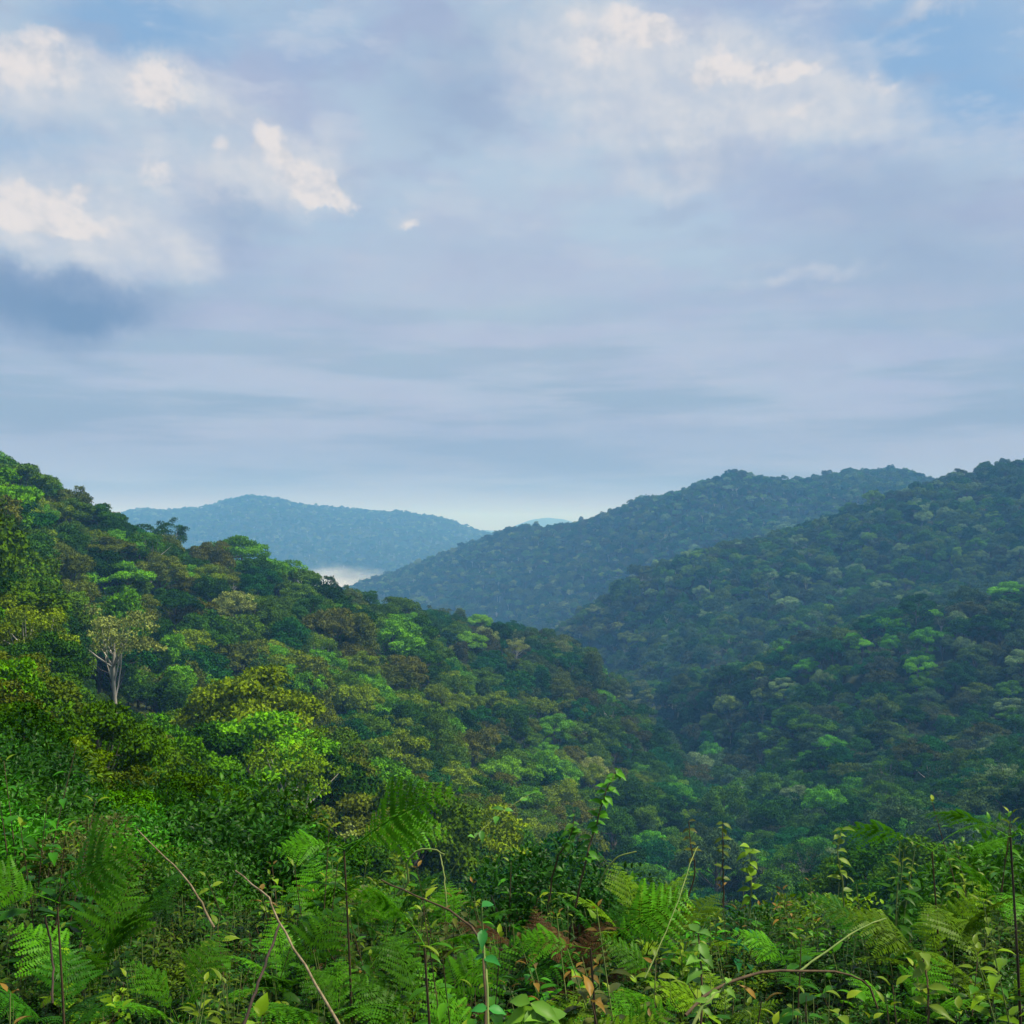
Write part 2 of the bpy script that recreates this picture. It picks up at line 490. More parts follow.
def pick(px, py, Y, r):
    if Y < 100 and px < 600:
        w = {'deep green': 2, 'mid green': 2.8, 'bright green': 1.1, 'yellow-green': .35, 'olive': .7}
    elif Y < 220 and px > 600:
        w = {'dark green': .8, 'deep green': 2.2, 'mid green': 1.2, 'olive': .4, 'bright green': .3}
    elif Y < 520 and px < 700 and not (Y > 430 and px > 420):
        w = {'dark green': .7, 'deep green': 1.6, 'mid green': 2.6, 'bright green': 1.9, 'lime green': .2, 'yellow-green': 1.2, 'olive': 1.1, 'brownish olive': .4, 'pale grey-green': .2, 'blue-green': .5}
        if px > 420: w.update({'olive': .8, 'brownish olive': .4, 'bright green': 1.2})
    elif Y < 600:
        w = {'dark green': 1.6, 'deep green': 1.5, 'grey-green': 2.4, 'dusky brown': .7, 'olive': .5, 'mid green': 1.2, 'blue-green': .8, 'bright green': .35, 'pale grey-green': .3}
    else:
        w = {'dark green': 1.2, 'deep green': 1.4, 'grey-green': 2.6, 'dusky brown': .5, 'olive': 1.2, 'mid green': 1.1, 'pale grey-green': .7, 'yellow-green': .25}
    ks = list(w); p = np.array([w[k] for k in ks]); p /= p.sum()
    return ks[r.choice(len(ks), p=p)]


# hero trees: px, py of crown middle, distance, proto, scale, colour
HERO = [
    (118, 650, 170, 5, 1.4, 'pale grey-green'), (32, 655, 150, 5, .95, 'yellow-green'), (172, 660, 185, 4, 1.0, 'bright green'), (178, 705, 150, 4, .9, 'deep green'),
    (70, 580, 235, 1, 1.1, 'olive'), (110, 545, 270, 2, 1.15, 'olive'), (160, 560, 275, 0, 1.2, 'olive'), (210, 552, 310, 3, 1.3, 'brownish olive'),
    (330, 625, 330, 1, 1.4, 'brownish olive'), (355, 650, 300, 3, 1.2, 'brownish olive'), (185, 575, 260, 2, 1.0, 'bright green'), (130, 600, 240, 6, 1.1, 'olive'),
    (505, 722, 215, 7, 1.1, 'lime green'), (455, 778, 190, 0, 1.1, 'yellow-green'), (322, 718, 200, 1, 1.1, 'olive'), (358, 700, 215, 6, 1.1, 'yellow-green'),
    (240, 650, 215, 6, 1.2, 'olive'), (270, 640, 240, 3, 1.1, 'yellow-green'), (290, 600, 300, 0, 1.1, 'mid green'), (440, 690, 250, 1, 1.1, 'yellow-green'),
    (555, 690, 290, 2, 1.1, 'bright green'), (590, 735, 260, 7, 1.0, 'yellow-green'), (470, 640, 500, 7, 1.2, 'lime green'), (480, 618, 540, 2, 1.2, 'lime green'),
    (855, 634, 430, 1, 1.0, 'bright green'), (862, 645, 420, 7, .8, 'lime green'), (918, 668, 390, 2, 1.1, 'lime green'), (925, 640, 420, 7, 1.1, 'bright green'), (890, 640, 430, 0, .9, 'bright green'),
    (1010, 590, 480, 2, 1.5, 'lime green'), (935, 598, 490, 7, 1.0, 'lime green'), (805, 668, 400, 7, .9, 'bright green'), (825, 800, 250, 6, 1.2, 'bright green'), (725, 790, 260, 0, 1.5, 'mid green'),
    (775, 805, 240, 3, 1.4, 'deep green'), (880, 835, 115, 1, .95, 'deep green'), (935, 845, 112, 0, .95, 'mid green'), (1000, 825, 150, 3, 1.0, 'deep green'), (840, 855, 100, 6, .7, 'mid green'),
    (750, 855, 110, 6, .8, 'mid green'), (20, 500, 300, 0, 1.1, 'yellow-green'), (50, 510, 290, 6, 1.1, 'yellow-green'), (12, 540, 250, 3, 1.1, 'bright green'), (90, 530, 310, 1, 1.1, 'yellow-green'),
    (205, 760, 120, 5, .85, 'yellow-green'), (225, 790, 100, 6, .6, 'yellow-green'), (150, 780, 90, 0, .75, 'bright green'), (100, 760, 75, 3, .6, 'bright green'), (60, 745, 60, 1, .55, 'mid green'),
    (290, 790, 120, 0, .8, 'deep green'), (400, 770, 160, 1, 1.0, 'yellow-green'), (560, 800, 210, 1, 1.0, 'deep green'),
]


def scatter():
    T = []   # x,y,z, proto, scale, rot, tint, px, py_crown, Y, rpx
    r = RS(11)
    occ = []
    for (px, py, Y, pr, s, c) in HERO:
        x, y, _ = at(px, py, Y)
        z = float(ground(x, y))
        # the ground decides the height; slide along the ray until the crown meets its row
        best = None
        for Yt in np.linspace(Y * .72, Y * 1.35, 60):
            xt = (px - 512) / F_PX * Yt
            zt = float(ground(xt, Yt)) + 11.5 * s
            e = abs((HZ - zt / Yt * F_PX) - py) + .15 * abs(Yt - Y) / Y * 40
            if best is None or e < best[0]: best = (e, xt, Yt)
        _, x, y = best
        T.append([x, y, float(ground(x, y)) - .4, pr, s, r.uniform(0, 6.28), TN.index(c), 1])
        if len(T) < 4: print('hero', px, py, x, y, best[0])
        occ.append((x, y, 4.5 * s))
    occ = np.array(occ)
    for (y0, y1, sp, sc0, sc1) in ((17, 32, 1.9, .1, .2), (32, 60, 3.0, .2, .4), (60, 100, 5.2, .42, .72), (100, 620, 7.7, .66, 1.22), (620, 1300, 9.2, .8, 1.3), (1300, 2900, 10.5, .8, 1.3), (2900, 4800, 17, 1.1, 1.7), (96, 440, 4.6, .2, .42)):
        hw = .66 if y0 < 2000 else .58
        gy = np.arange(y0, y1, sp)
        for yy in gy:
            gx = np.arange(-hw * yy, hw * yy, sp)
            n = len(gx)
            if n == 0: continue
            X = gx + r.uniform(-.42, .42, n) * sp; Yy = yy + r.uniform(-.42, .42, n) * sp
            S = r.uniform(sc0, sc1, n)
            if yy < 100 and sp != 4.6: S = np.interp(yy, [17, 30, 60, 110], [2.0, 3.6, 8, 12]) / 14.5 * r.uniform(.6, 1.1, n)
            if 95 < yy < 230: S = np.where(512 + F_PX * X / Yy > 620, S * .7, S)
            big = r.uniform(size=n) < .08; S[big] *= 1.2
            small = sp == 4.6
            if 100 <= yy < 420 and not small:
                lf = 512 + F_PX * X / Yy < 430; S = np.where(lf, S * 1.12, S)
            for k in range(n):
                if small and 512 + F_PX * X[k] / Yy[k] > 460: continue
                if not small and 100 <= yy < 420 and lf[k] and r.uniform() < .12: continue
                if not small and y0 < 620 and np.any((occ[:, 0] - X[k]) ** 2 + (occ[:, 1] - Yy[k]) ** 2 < occ[:, 2] ** 2): continue
                T.append([X[k], Yy[k], 0, r.choice(8, p=[.2, .2, .12, .17, .06, .09, .1, .06]), S[k], r.uniform(0, 6.28), -1, 0])
    T = np.array(T)
    m = T[:, 7] == 0
    T[m, 2] = ground(T[m, 0], T[m, 1]) - .4 * T[m, 4]
    px = 512 + F_PX * T[:, 0] / T[:, 1]
    # near the right of the bank the plants stay low
    keep = ~((T[:, 1] < 60) & (px > 330) & (T[:, 7] == 0))
    keep &= ~((T[:, 1] < 95) & (px > 560) & (px < 820) & (T[:, 7] == 0))
    # keep the view of the few outstanding trees free
    top_ = HZ - (T[:, 2] + 15 * T[:, 4]) / T[:, 1] * F_PX
    for i in np.where(T[:, 7] == 1)[0][:40]:
        hx = px[i]; hy = HZ - (T[i, 2] + 11 * T[i, 4]) / T[i, 1] * F_PX; rr_ = 4.2 * T[i, 4] / T[i, 1] * F_PX
        w_ = rr_ + 4.0 * T[:, 4] / T[:, 1] * F_PX
        dy = 75 if i == 0 else 5
        blk = (T[:, 7] == 0) & (T[:, 1] < T[i, 1]) & (np.abs(px - hx) < w_ * .85) & (top_ < hy + dy)
        # lower the trees in front just enough, so the canopy stays closed
        gy_ = HZ - T[:, 2] / T[:, 1] * F_PX
        fit = np.clip((gy_ - (hy + dy)) / np.maximum(gy_ - top_, 1), 0, 1) * T[:, 4]
        T[:, 4] = np.where(blk, np.maximum(fit, np.minimum(.30, T[:, 4])), T[:, 4])
    # hidden behind nearer ground?
    PG = HZ - TZ / TY * F_PX
    RM = np.minimum.accumulate(PG, axis=1)
    a = np.clip(((px - PXS[0]) / (PXS[1] - PXS[0])).astype(int), 0, NPX - 1)
    b = np.clip(((np.log(T[:, 1]) - LY[0]) / (LY[1] - LY[0])).astype(int) - 4, 0, NY - 1)
    ptop = HZ - (T[:, 2] + 16 * T[:, 4]) / T[:, 1] * F_PX
    keep &= ptop < RM[a, b] + 3
    T = T[keep]; px = px[keep]
    pc = HZ - (T[:, 2] + 11.5 * T[:, 4]) / T[:, 1] * F_PX
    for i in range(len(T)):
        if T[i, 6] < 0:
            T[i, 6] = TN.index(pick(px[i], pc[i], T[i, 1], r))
    # visible area by splatting discs front to back
    W = 1024; buf = np.zeros((W, W), bool)
    order = np.argsort(T[:, 1]); vis = np.zeros(len(T))
    yy, xx = np.mgrid[0:W, 0:W]
    for i in order:
        if T[i, 1] > 700: break
        R = 4.9 * T[i, 4] / T[i, 1] * F_PX
        x0, x1 = int(max(0, px[i] - R)), int(min(W, px[i] + R + 1)); y0, y1 = int(max(0, pc[i] - R)), int(min(W, pc[i] + R + 1))
        if x1 <= x0 or y1 <= y0: continue
        sub = ((xx[y0:y1, x0:x1] - px[i]) ** 2 + (yy[y0:y1, x0:x1] - pc[i]) ** 2) < R * R
        lim = 850 if px[i] > 300 else 900
        new = sub & ~buf[y0:y1, x0:x1] & (yy[y0:y1, x0:x1] < lim)
        vis[i] = new.sum()
        buf[y0:y1, x0:x1] |= sub
    vis[(px < 4) | (px > 1020)] *= .3
    vis[T[:, 7] == 1] += 1e4
    vis[(pc > 855)] *= .2
    sel = np.argsort(-vis)[:300]
    sel = sel[vis[sel] > 60]
    thing = np.zeros(len(T), bool); thing[sel] = True
    return T, thing, px, pc


T, THING, TPX, TPC = scatter()
print('trees', len(T), 'things', THING.sum())


def ordinals(items):
    """items: list of (object, base label, px). Same base label -> say which, counted from the left"""
    by = {}
    for o, l, x in items: by.setdefault(l, []).append((x, o))
    words = ['first', 'second', 'third', 'fourth', 'fifth', 'sixth', 'seventh', 'eighth', 'ninth', 'tenth', 'eleventh', 'twelfth', 'thirteenth', 'fourteenth', 'fifteenth', 'sixteenth', 'seventeenth', 'eighteenth', 'nineteenth', 'twentieth']
    for l, v in by.items():
        if len(v) == 1:
            v[0][1]['label'] = l; continue
        v.sort(key=lambda q: q[0])
        n = len(v)
        for k, (_, o) in enumerate(v):
            if k == 0: w = 'leftmost'
            elif k == n - 1: w = 'rightmost'
            else: w = words[min(k, 19)] + ' from left'
            o['label'] = f'{l}, {w}'


def hpos(px):
    return ('at the far left' if px < 90 else 'left of centre' if px < 400 else 'near the centre' if px < 620 else 'right of centre' if px < 860 else 'at the far right')


def tree_place(px, py, Y):
    if Y > 440 and px > 560: return 'on the wooded right hill'
    if px > 690 and Y > 200: return ('high' if py < 680 else 'low') + ' on the near right slope'
    if px > 690: return 'just below the fern bank'
    edge = np.interp(px, [0, 120, 240, 340, 440, 560, 650, 720], [472, 512, 553, 598, 612, 638, 725, 800])
    d = py - edge
    v = 'on the skyline' if d < 26 else 'high' if d < 90 else 'midway up' if d < 170 else 'low'
    hh = 'the far left hill' if px < 110 else 'the left hill' if px < 400 else 'the spur in the centre'
    return (v + ' of ' if v == 'on the skyline' else v + ' on ') + hh


tree_items = []
proto_objs = {}
for i in np.where(THING)[0]:
    x, y, z, pr, s, rot, tn, h = T[i]; pr = int(pr)
    kd, trm, crm = PROTO[pr]
    if pr not in proto_objs:
        root = bpy.data.objects.new('broadleaf_tree', None); COL.objects.link(root); root.empty_display_size = 1
        a = link('trunk', trm, root); b = link('crown', crm, root)
        kid(a, root); kid(b, root); proto_objs[pr] = (root, a, b)
        o = root; kids = (a, b)
    else:
        src = proto_objs[pr]
        o = src[0].copy(); COL.objects.link(o)
        kids = []
        for ch in src[1:]:
            c = ch.copy(); COL.objects.link(c); c.parent = o; kids.append(c)
    o.location = (x, y, z); o.rotation_euler = (0, 0, rot); o.scale = (s, s, s * (1.16 if i == 0 else 1.0 + .12 * math.sin(i)))
    r = RS(i)
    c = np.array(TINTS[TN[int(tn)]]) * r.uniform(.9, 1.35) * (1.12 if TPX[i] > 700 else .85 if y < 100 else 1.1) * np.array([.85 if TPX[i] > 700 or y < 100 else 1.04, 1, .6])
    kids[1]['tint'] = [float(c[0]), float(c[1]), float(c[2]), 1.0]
    tag(o, None, 'tree', 'forest trees covering the near hillsides')
    size = 'tall' if s > 1.12 else 'small' if s < .72 else ''
    l = f"{size} {TN[int(tn)]} {SHAPE_WORD[kd]} tree {tree_place(TPX[i], TPC[i], y)}".strip()
    tree_items.append((o, l, TPX[i]))
ordinals(tree_items)


# the rest of the forest: one object, instanced on points
def instancer(name, pts, idx, scl, rot, tint, sources, label, cat=None):
    """sources: list of lists of objects or meshes; one stuff object carrying instances of them"""
    me = bpy.data.meshes.new(name)
    n = len(pts)
    me.vertices.add(n); me.vertices.foreach_set('co', np.asarray(pts, np.float32).ravel())
    def att(nm, ty, arr, f='value'):
        a = me.attributes.new(nm, ty, 'POINT'); a.data.foreach_set(f, np.asarray(arr).ravel())
    att('idx', 'INT', np.asarray(idx, np.int32)); att('scl', 'FLOAT_VECTOR', np.asarray(scl, np.float32), 'vector')
    att('rot', 'FLOAT_VECTOR', np.asarray(rot, np.float32), 'vector')
    att('tint', 'FLOAT_COLOR', np.asarray(tint, np.float32), 'color')
    o = link(name, me)
    ng = bpy.data.node_groups.new(name, 'GeometryNodeTree')
    ng.interface.new_socket('Geometry', in_out='INPUT', socket_type='NodeSocketGeometry')
    ng.interface.new_socket('Geometry', in_out='OUTPUT', socket_type='NodeSocketGeometry')
    t = NT(ng)
    gi = t.new('NodeGroupInput'); go = t.new('NodeGroupOutput')
    jo = t.new('GeometryNodeJoinGeometry')
    def na(nm, ty):
        a = t.new('GeometryNodeInputNamedAttribute', data_type=ty); a.inputs['Name'].default_value = nm; return a.outputs[0]
    ai = na('idx', 'INT'); asx = na('scl', 'FLOAT_VECTOR'); ar = na('rot', 'FLOAT_VECTOR')
    for k, obs in enumerate(sources):
        cm = t.new('FunctionNodeCompare', data_type='INT', operation='EQUAL')
        si = [s for s in cm.inputs if s.type == 'INT']
        t.links.new(ai, si[0]); si[1].default_value = k
        j2 = t.new('GeometryNodeJoinGeometry')
        for ob in obs:
            oi = t.new('GeometryNodeObjectInfo'); oi.transform_space = 'ORIGINAL'; oi.inputs['Object'].default_value = ob
            t.links.new(oi.outputs['Geometry'], j2.inputs[0])
        ip = t.new('GeometryNodeInstanceOnPoints')
        t.links.new(gi.outputs[0], ip.inputs['Points']); t.links.new(cm.outputs[0], ip.inputs['Selection'])
        t.links.new(j2.outputs[0], ip.inputs['Instance']); t.links.new(ar, ip.inputs['Rotation']); t.links.new(asx, ip.inputs['Scale'])
        t.links.new(ip.outputs[0], jo.inputs[0])
    t.links.new(jo.outputs[0], go.inputs[0])
    md = o.modifiers.new('scatter', 'NODES'); md.node_group = ng
    tag(o, label, cat, kind='stuff')
    return o


rest = ~THING
R = T[rest]
n = len(R)
rr = RS(3)
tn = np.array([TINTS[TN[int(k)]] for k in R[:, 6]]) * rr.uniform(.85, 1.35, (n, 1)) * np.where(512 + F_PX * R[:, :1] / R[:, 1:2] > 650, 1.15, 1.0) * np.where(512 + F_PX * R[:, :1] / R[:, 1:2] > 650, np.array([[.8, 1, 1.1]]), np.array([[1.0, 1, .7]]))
tn = np.hstack([tn, np.ones((n, 1))])
# prototypes missing among the things are mapped onto ones that exist
have = sorted(proto_objs)
src = [[proto_objs[k][1], proto_objs[k][2]] for k in have]
idx = np.array([have.index(int(k)) if int(k) in have else 0 for k in R[:, 3]])
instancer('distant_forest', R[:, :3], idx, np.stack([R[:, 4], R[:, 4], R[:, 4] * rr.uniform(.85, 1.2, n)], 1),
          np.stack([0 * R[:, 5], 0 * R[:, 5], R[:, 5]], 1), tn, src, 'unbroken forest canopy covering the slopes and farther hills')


# ------------------------------------------------------------------ bank plants
def make_leafy(seed, stems=6, height=.9, leaf=.075, spread=.35, full=True, pairs=11, ratio=.5, tipcol=False):
    r = RS(seed); ml = MB(); ms = MB(); mt = MB()
    for s in range(stems):
        a = r.uniform(0, 6.28); h = height * r.uniform(.6, 1.1); sp = spread * r.uniform(.2, 1)
        base = np.array([.05 * math.cos(a), .05 * math.sin(a), -.15])
        p = smooth_path([base, base + np.array([.35 * sp * math.cos(a), .35 * sp * math.sin(a), h * .5]), base + np.array([sp * math.cos(a), sp * math.sin(a), h])] , 12)
        tube(ms, p, np.linspace(.0045, .0016, 12), 4)
        n = int(pairs * r.uniform(.8, 1.2))
        ts = np.linspace(.15, .99, n)
        for k, t in enumerate(ts):
            q = np.array([np.interp(t * 11, np.arange(12), p[:, c]) for c in range(3)])
            ang = a + k * 1.5708 + r.uniform(-.4, .4)
            L = leaf * r.uniform(.65, 1.2) * (1 - .62 * max(0, t - .6) / .4)
            for sd in (0, math.pi):
                d = np.array([math.cos(ang + sd), math.sin(ang + sd), r.uniform(-.35, .35) + (.8 if t > .93 else 0)])
                tgt = mt if (t > .9 and tipcol) else ml
                leaves(tgt, (q + d * .012)[None], d[None], np.array([[r.uniform(-.2, .2), r.uniform(-.2, .2), 1]]), L, L * ratio, np.clip(r.uniform(.2, .75) + .25 * (t > .8), 0, 1), full)
    return ms.mesh('leafy_stems', M_STEM if seed % 3 else M_GSTEM), ml.mesh('leafy_foliage', M_PLANT, True), (mt.mesh('leafy_tips', M_PLANT, True) if tipcol and mt.n else None)


def make_bush(seed, R=1.2, leaf=.09, clumps=26, per=170):
    r = RS(seed); ml = MB(); ms = MB()
    for i in range(clumps):
        u = (i + .5) / clumps; ph = i * 2.4 + r.uniform(-.4, .4); th = math.acos(1 - 1.15 * u); k = r.uniform(.6, 1.08)
        c = np.array([R * k * math.sin(th) * math.cos(ph), R * k * math.sin(th) * math.sin(ph), R * .9 + R * .9 * k * math.cos(th)])
        cr = R * r.uniform(.24, .42); n = per
        d = nrm(r.normal(size=(n, 3)) + np.array([0, 0, .4]))
        pos = c + d * (cr * np.clip(1.05 - np.abs(r.normal(0, .3, n)), .1, 1.2))[:, None]
        fw = nrm(d + r.normal(size=(n, 3)) * .6 + np.array([0, 0, -.3])); up = nrm(np.array([0, 0, .9]) + d * .4 + r.normal(size=(n, 3)) * .4)
        L = leaf * r.uniform(.6, 1.25, n)
        cv = r.uniform(.15, .65)
        leaves(ml, pos, fw, up, L, L * .5, np.clip(cv + r.uniform(-.18, .32, n), 0, 1), full=leaf > .08)
        if i % 2 == 0:
            tube(ms, smooth_path([(0, 0, -.3), c * .5 + np.array([0, 0, -.1]), c], 6), np.linspace(.035, .008, 6), 5)
    return ms.mesh('bush_stems', M_BARK), ml.mesh('bush_foliage', M_PLANT)


def make_frond(seed, L=.8, pin=.30, n=13, arch=.5, dense=12, first=.22):
    """bracken frond growing along +X from the origin: rachis, opposite pinnae, comb of pinnules"""
    r = RS(seed); mb = MB()
    N = 24
    t = np.linspace(0, 1, N)
    a0 = arch + .25; ang = a0 - (a0 + .25) * t ** 1.4
    step = L / (N - 1)
    P = np.zeros((N, 3)); P[1:, 0] = np.cumsum(np.cos(ang[:-1]) * step); P[1:, 2] = np.cumsum(np.sin(ang[:-1]) * step)
    P[:, 1] = .04 * L * np.sin(t * 3 + seed)
    tube(mb, P, np.linspace(.0045, .001, N) * (L / .8), 4, var=.75)
    for k in range(n):
        tk = first + (1 - first) * (k / (n - .3))
        q = np.array([np.interp(tk * (N - 1), np.arange(N), P[:, c]) for c in range(3)])
        i = min(N - 2, int(tk * (N - 1))); T_ = nrm((P[i + 1] - P[i])[None])[0]
        up = np.array([-T_[2], 0, T_[0]])
        pl = pin * (math.sin(math.pi * min(1, .33 + .67 * (1 - (tk - first) / (1 - first)))) ** .8 if tk < .45 else (1 - (tk - first) / (1 - first)) * 1.25)
        pl = min(pin, max(.02, pl)) * r.uniform(.88, 1.08)
        for sd in (-1, 1):
            d0 = nrm((T_ * .5 + np.array([0, sd, 0]) + up * r.uniform(.0, .2))[None])[0]
            M = 7; uu = np.linspace(0, 1, M)
            pp = q + d0 * (uu * pl)[:, None] + np.array([0, 0, -1]) * (.28 * pl * uu ** 2)[:, None] + T_ * (.12 * pl * uu ** 2)[:, None]
            tube(mb, pp, np.linspace(.0016, .0005, M), 3, var=.8)
            m = max(4, int(dense * pl / pin) + 2)
            w = np.linspace(.04, .98, m)
            pos = np.stack([np.interp(w, uu, pp[:, c]) for c in range(3)], 1)
            pt = nrm(np.stack([np.gradient(pp[:, c]) for c in range(3)], 1)); pt = np.stack([np.interp(w, uu, pt[:, c]) for c in range(3)], 1)
            across = nrm(np.cross(pt, np.broadcast_to(up, pt.shape)))
            ll = pl * .31 * (1 - w * .85) + .006
            for s2 in (-1, 1):
                fw = across * s2 + pt * .35 + r.normal(size=pt.shape) * .06 - up * .15
                leaves(mb, pos, fw, up + r.normal(size=pt.shape) * .08, ll, pl / m * 1.2, np.clip(.45 + .25 * r.uniform(-1, 1) + .1 * r.normal(size=m), 0, 1))
    return mb.mesh('frond', M_FERN)


LEAFY = [make_leafy(100 + k, stems=[5, 7, 6, 4, 8, 5][k], height=[.8, .6, .95, 1.2, .5, .7][k], leaf=[.14, .11, .125, .16, .09, .20][k], spread=[.3, .38, .3, .25, .45, .3][k], pairs=[10, 10, 12, 9, 11, 7][k], ratio=[.5, .55, .42, .4, .6, .62][k], tipcol=k in (0, 2, 3)) for k in range(6)]
BUSH = [make_bush(200 + k, R=[1.2, 1.0, 1.4][k], leaf=[.10, .075, .13][k]) for k in range(3)]
FROND = [make_frond(300, .85, .32, 10, .45, dense=15), make_frond(301, 1.0, .28, 12, .7, dense=14), make_frond(302, .7, .28, 9, .25, dense=14), make_frond(303, .95, .36, 10, .8, dense=16), make_frond(304, .8, .22, 12, .5, dense=11)]

PT = {
    'mid green': (.038, .155, .004), 'deep green': (.016, .09, .004), 'yellow-green': (.115, .24, .004), 'bright green': (.048, .25, .006), 'bluish green': (.012, .15, .035),
    'olive': (.08, .11, .02), 'reddish': (.17, .07, .025),
}
PTN = list(PT)


def settint(o, c, r=None, j=.15):
    k = r.uniform(1 - j, 1 + j) if r is not None else 1
    o['tint'] = [float(c[0]) * k, float(c[1]) * k, float(c[2]) * k, 1.0]


_first = {}


def put_leafy(kind, x, y, z, s, rot, col, r, tilt=(0, 0)):
    st, fo, ti = LEAFY[kind]
    key = ('leafy', kind)
    if key not in _first:
        root = bpy.data.objects.new('leafy_plant', None); COL.objects.link(root); root.empty_display_size = .2
        ks = [link('stems', st, root), link('foliage', fo, root)] + ([link('young_leaves', ti, root)] if ti else [])
        _first[key] = (root, ks); o = root
    else:
        root, k0 = _first[key]; o = root.copy(); COL.objects.link(o); ks = []
        for ch in k0:
            c = ch.copy(); COL.objects.link(c); c.parent = o; ks.append(c)
    o.location = (x, y, z); o.rotation_euler = (tilt[0], tilt[1], rot); o.scale = (s, s, s)
    settint(ks[1], [q * .8 for q in PT[col]], r, .25)
    if len(ks) > 2: settint(ks[2], (.10, .17, .01) if r.uniform() < .75 else (.13, .09, .02), r)
    return o


def put_bush(kind, x, y, z, s, rot, col, r):
    st, fo = BUSH[kind]
    key = ('bush', kind)
    if key not in _first:
        root = bpy.data.objects.new('shrub', None); COL.objects.link(root); root.empty_display_size = .2
        ks = [link('branches', st, root), link('foliage', fo, root)]
        _first[key] = (root, ks); o = root
    else:
        root, k0 = _first[key]; o = root.copy(); COL.objects.link(o); ks = []
        for ch in k0:
            c = ch.copy(); COL.objects.link(c); c.parent = o; ks.append(c)
    o.location = (x, y, z); o.rotation_euler = (0, 0, rot); o.scale = (s, s, s * r.uniform(.8, 1.15))
    settint(ks[1], [q * .85 for q in PT[col]], r)
    return o


def put_fern(x, y, z, fronds, r, col=(.07, .22, .02)):
    """fronds: list of (mesh index, azimuth, pitch, roll, scale)"""
    root = bpy.data.objects.new('bracken_fern', None); COL.objects.link(root); root.empty_display_size = .2
    root.location = (x, y, z)
    for (k, az, pitch, roll, s) in fronds:
        f = link('frond', FROND[k], root)
        f.rotation_euler = Matrix.Rotation(az, 3, 'Z').to_4x4().to_euler()
        m = Matrix.Rotation(az, 4, 'Z') @ Matrix.Rotation(-pitch, 4, 'Y') @ Matrix.Rotation(roll, 4, 'X')
        f.rotation_euler = m.to_euler(); f.scale = (s, s, s)
        settint(f, np.array(col) * .8 * (1, 1, 1) if r.uniform() > .05 else (.13, .09, .03), r, .4)
    return root


def vdesc(y):
    return 'in the front row' if y < 3.6 else 'in the middle of the bank' if y < 5.6 else 'along the crest of the bank' if y < 9 else 'behind the bank'


plant_items = []
rp = RS(77)
KW = ['leafy', 'low bushy', 'reddish-tipped', 'tall upright', 'small-leaved low', 'large-leaved']
# rows of plants on the bank
cells = []
for Yc in [2.35, 2.7, 3.05, 3.45, 3.9, 4.4, 4.95, 5.6, 6.3, 7.1, 8.0]:
    w = .53 * Yc
    nx = int(2 * w / (.27 + .028 * Yc))
    for k in range(nx):
        cells.append((-w + (k + .5) * 2 * w / nx + rp.uniform(-.12, .12), Yc + rp.uniform(-.18, .18)))
rp.shuffle(cells)
cells = cells[:230]
for (x, y) in cells:
    px = 512 + F_PX * x / y
    z = float(ground(x, y))
    kd = int(rp.choice(6, p=[.26, .22, .2, .1, .12, .10]))
    if px > 600:
        cw = {'mid green': 2.4, 'deep green': 1.3, 'yellow-green': 2.2, 'bright green': 1.8, 'bluish green': .3, 'olive': .7}
    elif px > 430:
        cw = {'mid green': 1.5, 'deep green': 2.5, 'olive': 1, 'bright green': 1, 'bluish green': .4}
    else:
        cw = {'mid green': 2.5, 'deep green': 2, 'yellow-green': 1, 'bright green': 1.5, 'bluish green': .5, 'olive': .6}
    cs = list(cw); p = np.array([cw[c] for c in cs]); col = cs[rp.choice(len(cs), p=p / p.sum())]
    s = rp.uniform(.6, 1.25) * (1.0 if y < 7.5 else 1.2)
    o = put_leafy(kd, x, y, z - .03, s, rp.uniform(0, 6.28), col, rp, (rp.uniform(-.15, .15), rp.uniform(-.15, .15)))
    tag(o, None, 'plant', 'leafy plants covering the bank in front')
    plant_items.append((o, f'{col} {KW[kd]} plant {vdesc(y)}, {hpos(px)}', px))
ordinals(plant_items)

# shrubs behind, mostly on the left
sh_items = []
SH = []
for k in range(75):
    Y = float(np.exp(rp.uniform(math.log(9), math.log(32))))
    pxm = np.interp(Y, [9, 14, 20, 32], [360, 330, 330, 300])
    px = rp.uniform(-40, pxm)
    SH.append((px, Y, int(rp.choice(3)), rp.uniform(.75, 1.25), None))
for (px, Y, kd, s, c) in [(545, 8.6, 0, .85, 'deep green'), (580, 9.0, 1, .8, 'deep green'), (515, 9.2, 1, .8, 'olive'), (610, 9.4, 2, .7, 'mid green'), (468, 9.5, 1, .8, 'mid green'), (700, 9.3, 1, .6, 'mid green'),
                          (760, 9.2, 0, .6, 'deep green'), (830, 9.4, 2, .6, 'yellow-green'), (900, 9.0, 1, .65, 'deep green'), (960, 9.2, 0, .65, 'mid green'), (1010, 9.5, 2, .7, 'mid green'), (650, 9.6, 0, .6, 'deep green'), (420, 9.8, 0, .7, 'deep green')]:
    SH.append((px, Y, kd, s, c))
for (px, Y, kd, s, c) in SH:
    c0 = c is not None
    x = (px - 512) / F_PX * Y; z = float(ground(x, Y))
    if c is None:
        cs = ['mid green', 'deep green', 'bright green', 'yellow-green', 'olive']; c = cs[rp.choice(5, p=[.33, .25, .2, .12, .1])]
    o = put_bush(kd, x, Y, z - .25, s * float(np.interp(Y, [8, 12, 20, 32], [.42, .52, .8, 1.15])) * (1.5 if c0 else 1), rp.uniform(0, 6.28), c, rp)
    tag(o, None, 'shrub', 'shrubs growing behind the bank')
    kw = ['rounded', 'dense small-leaved', 'broad-leaved'][kd]
    vd = 'over the bank' if Y < 12 else 'on the near left slope' if Y < 20 else 'below the left trees'
    sh_items.append((o, f'{c} {kw} shrub {vd}, {hpos(px)}', px))
ordinals(sh_items)

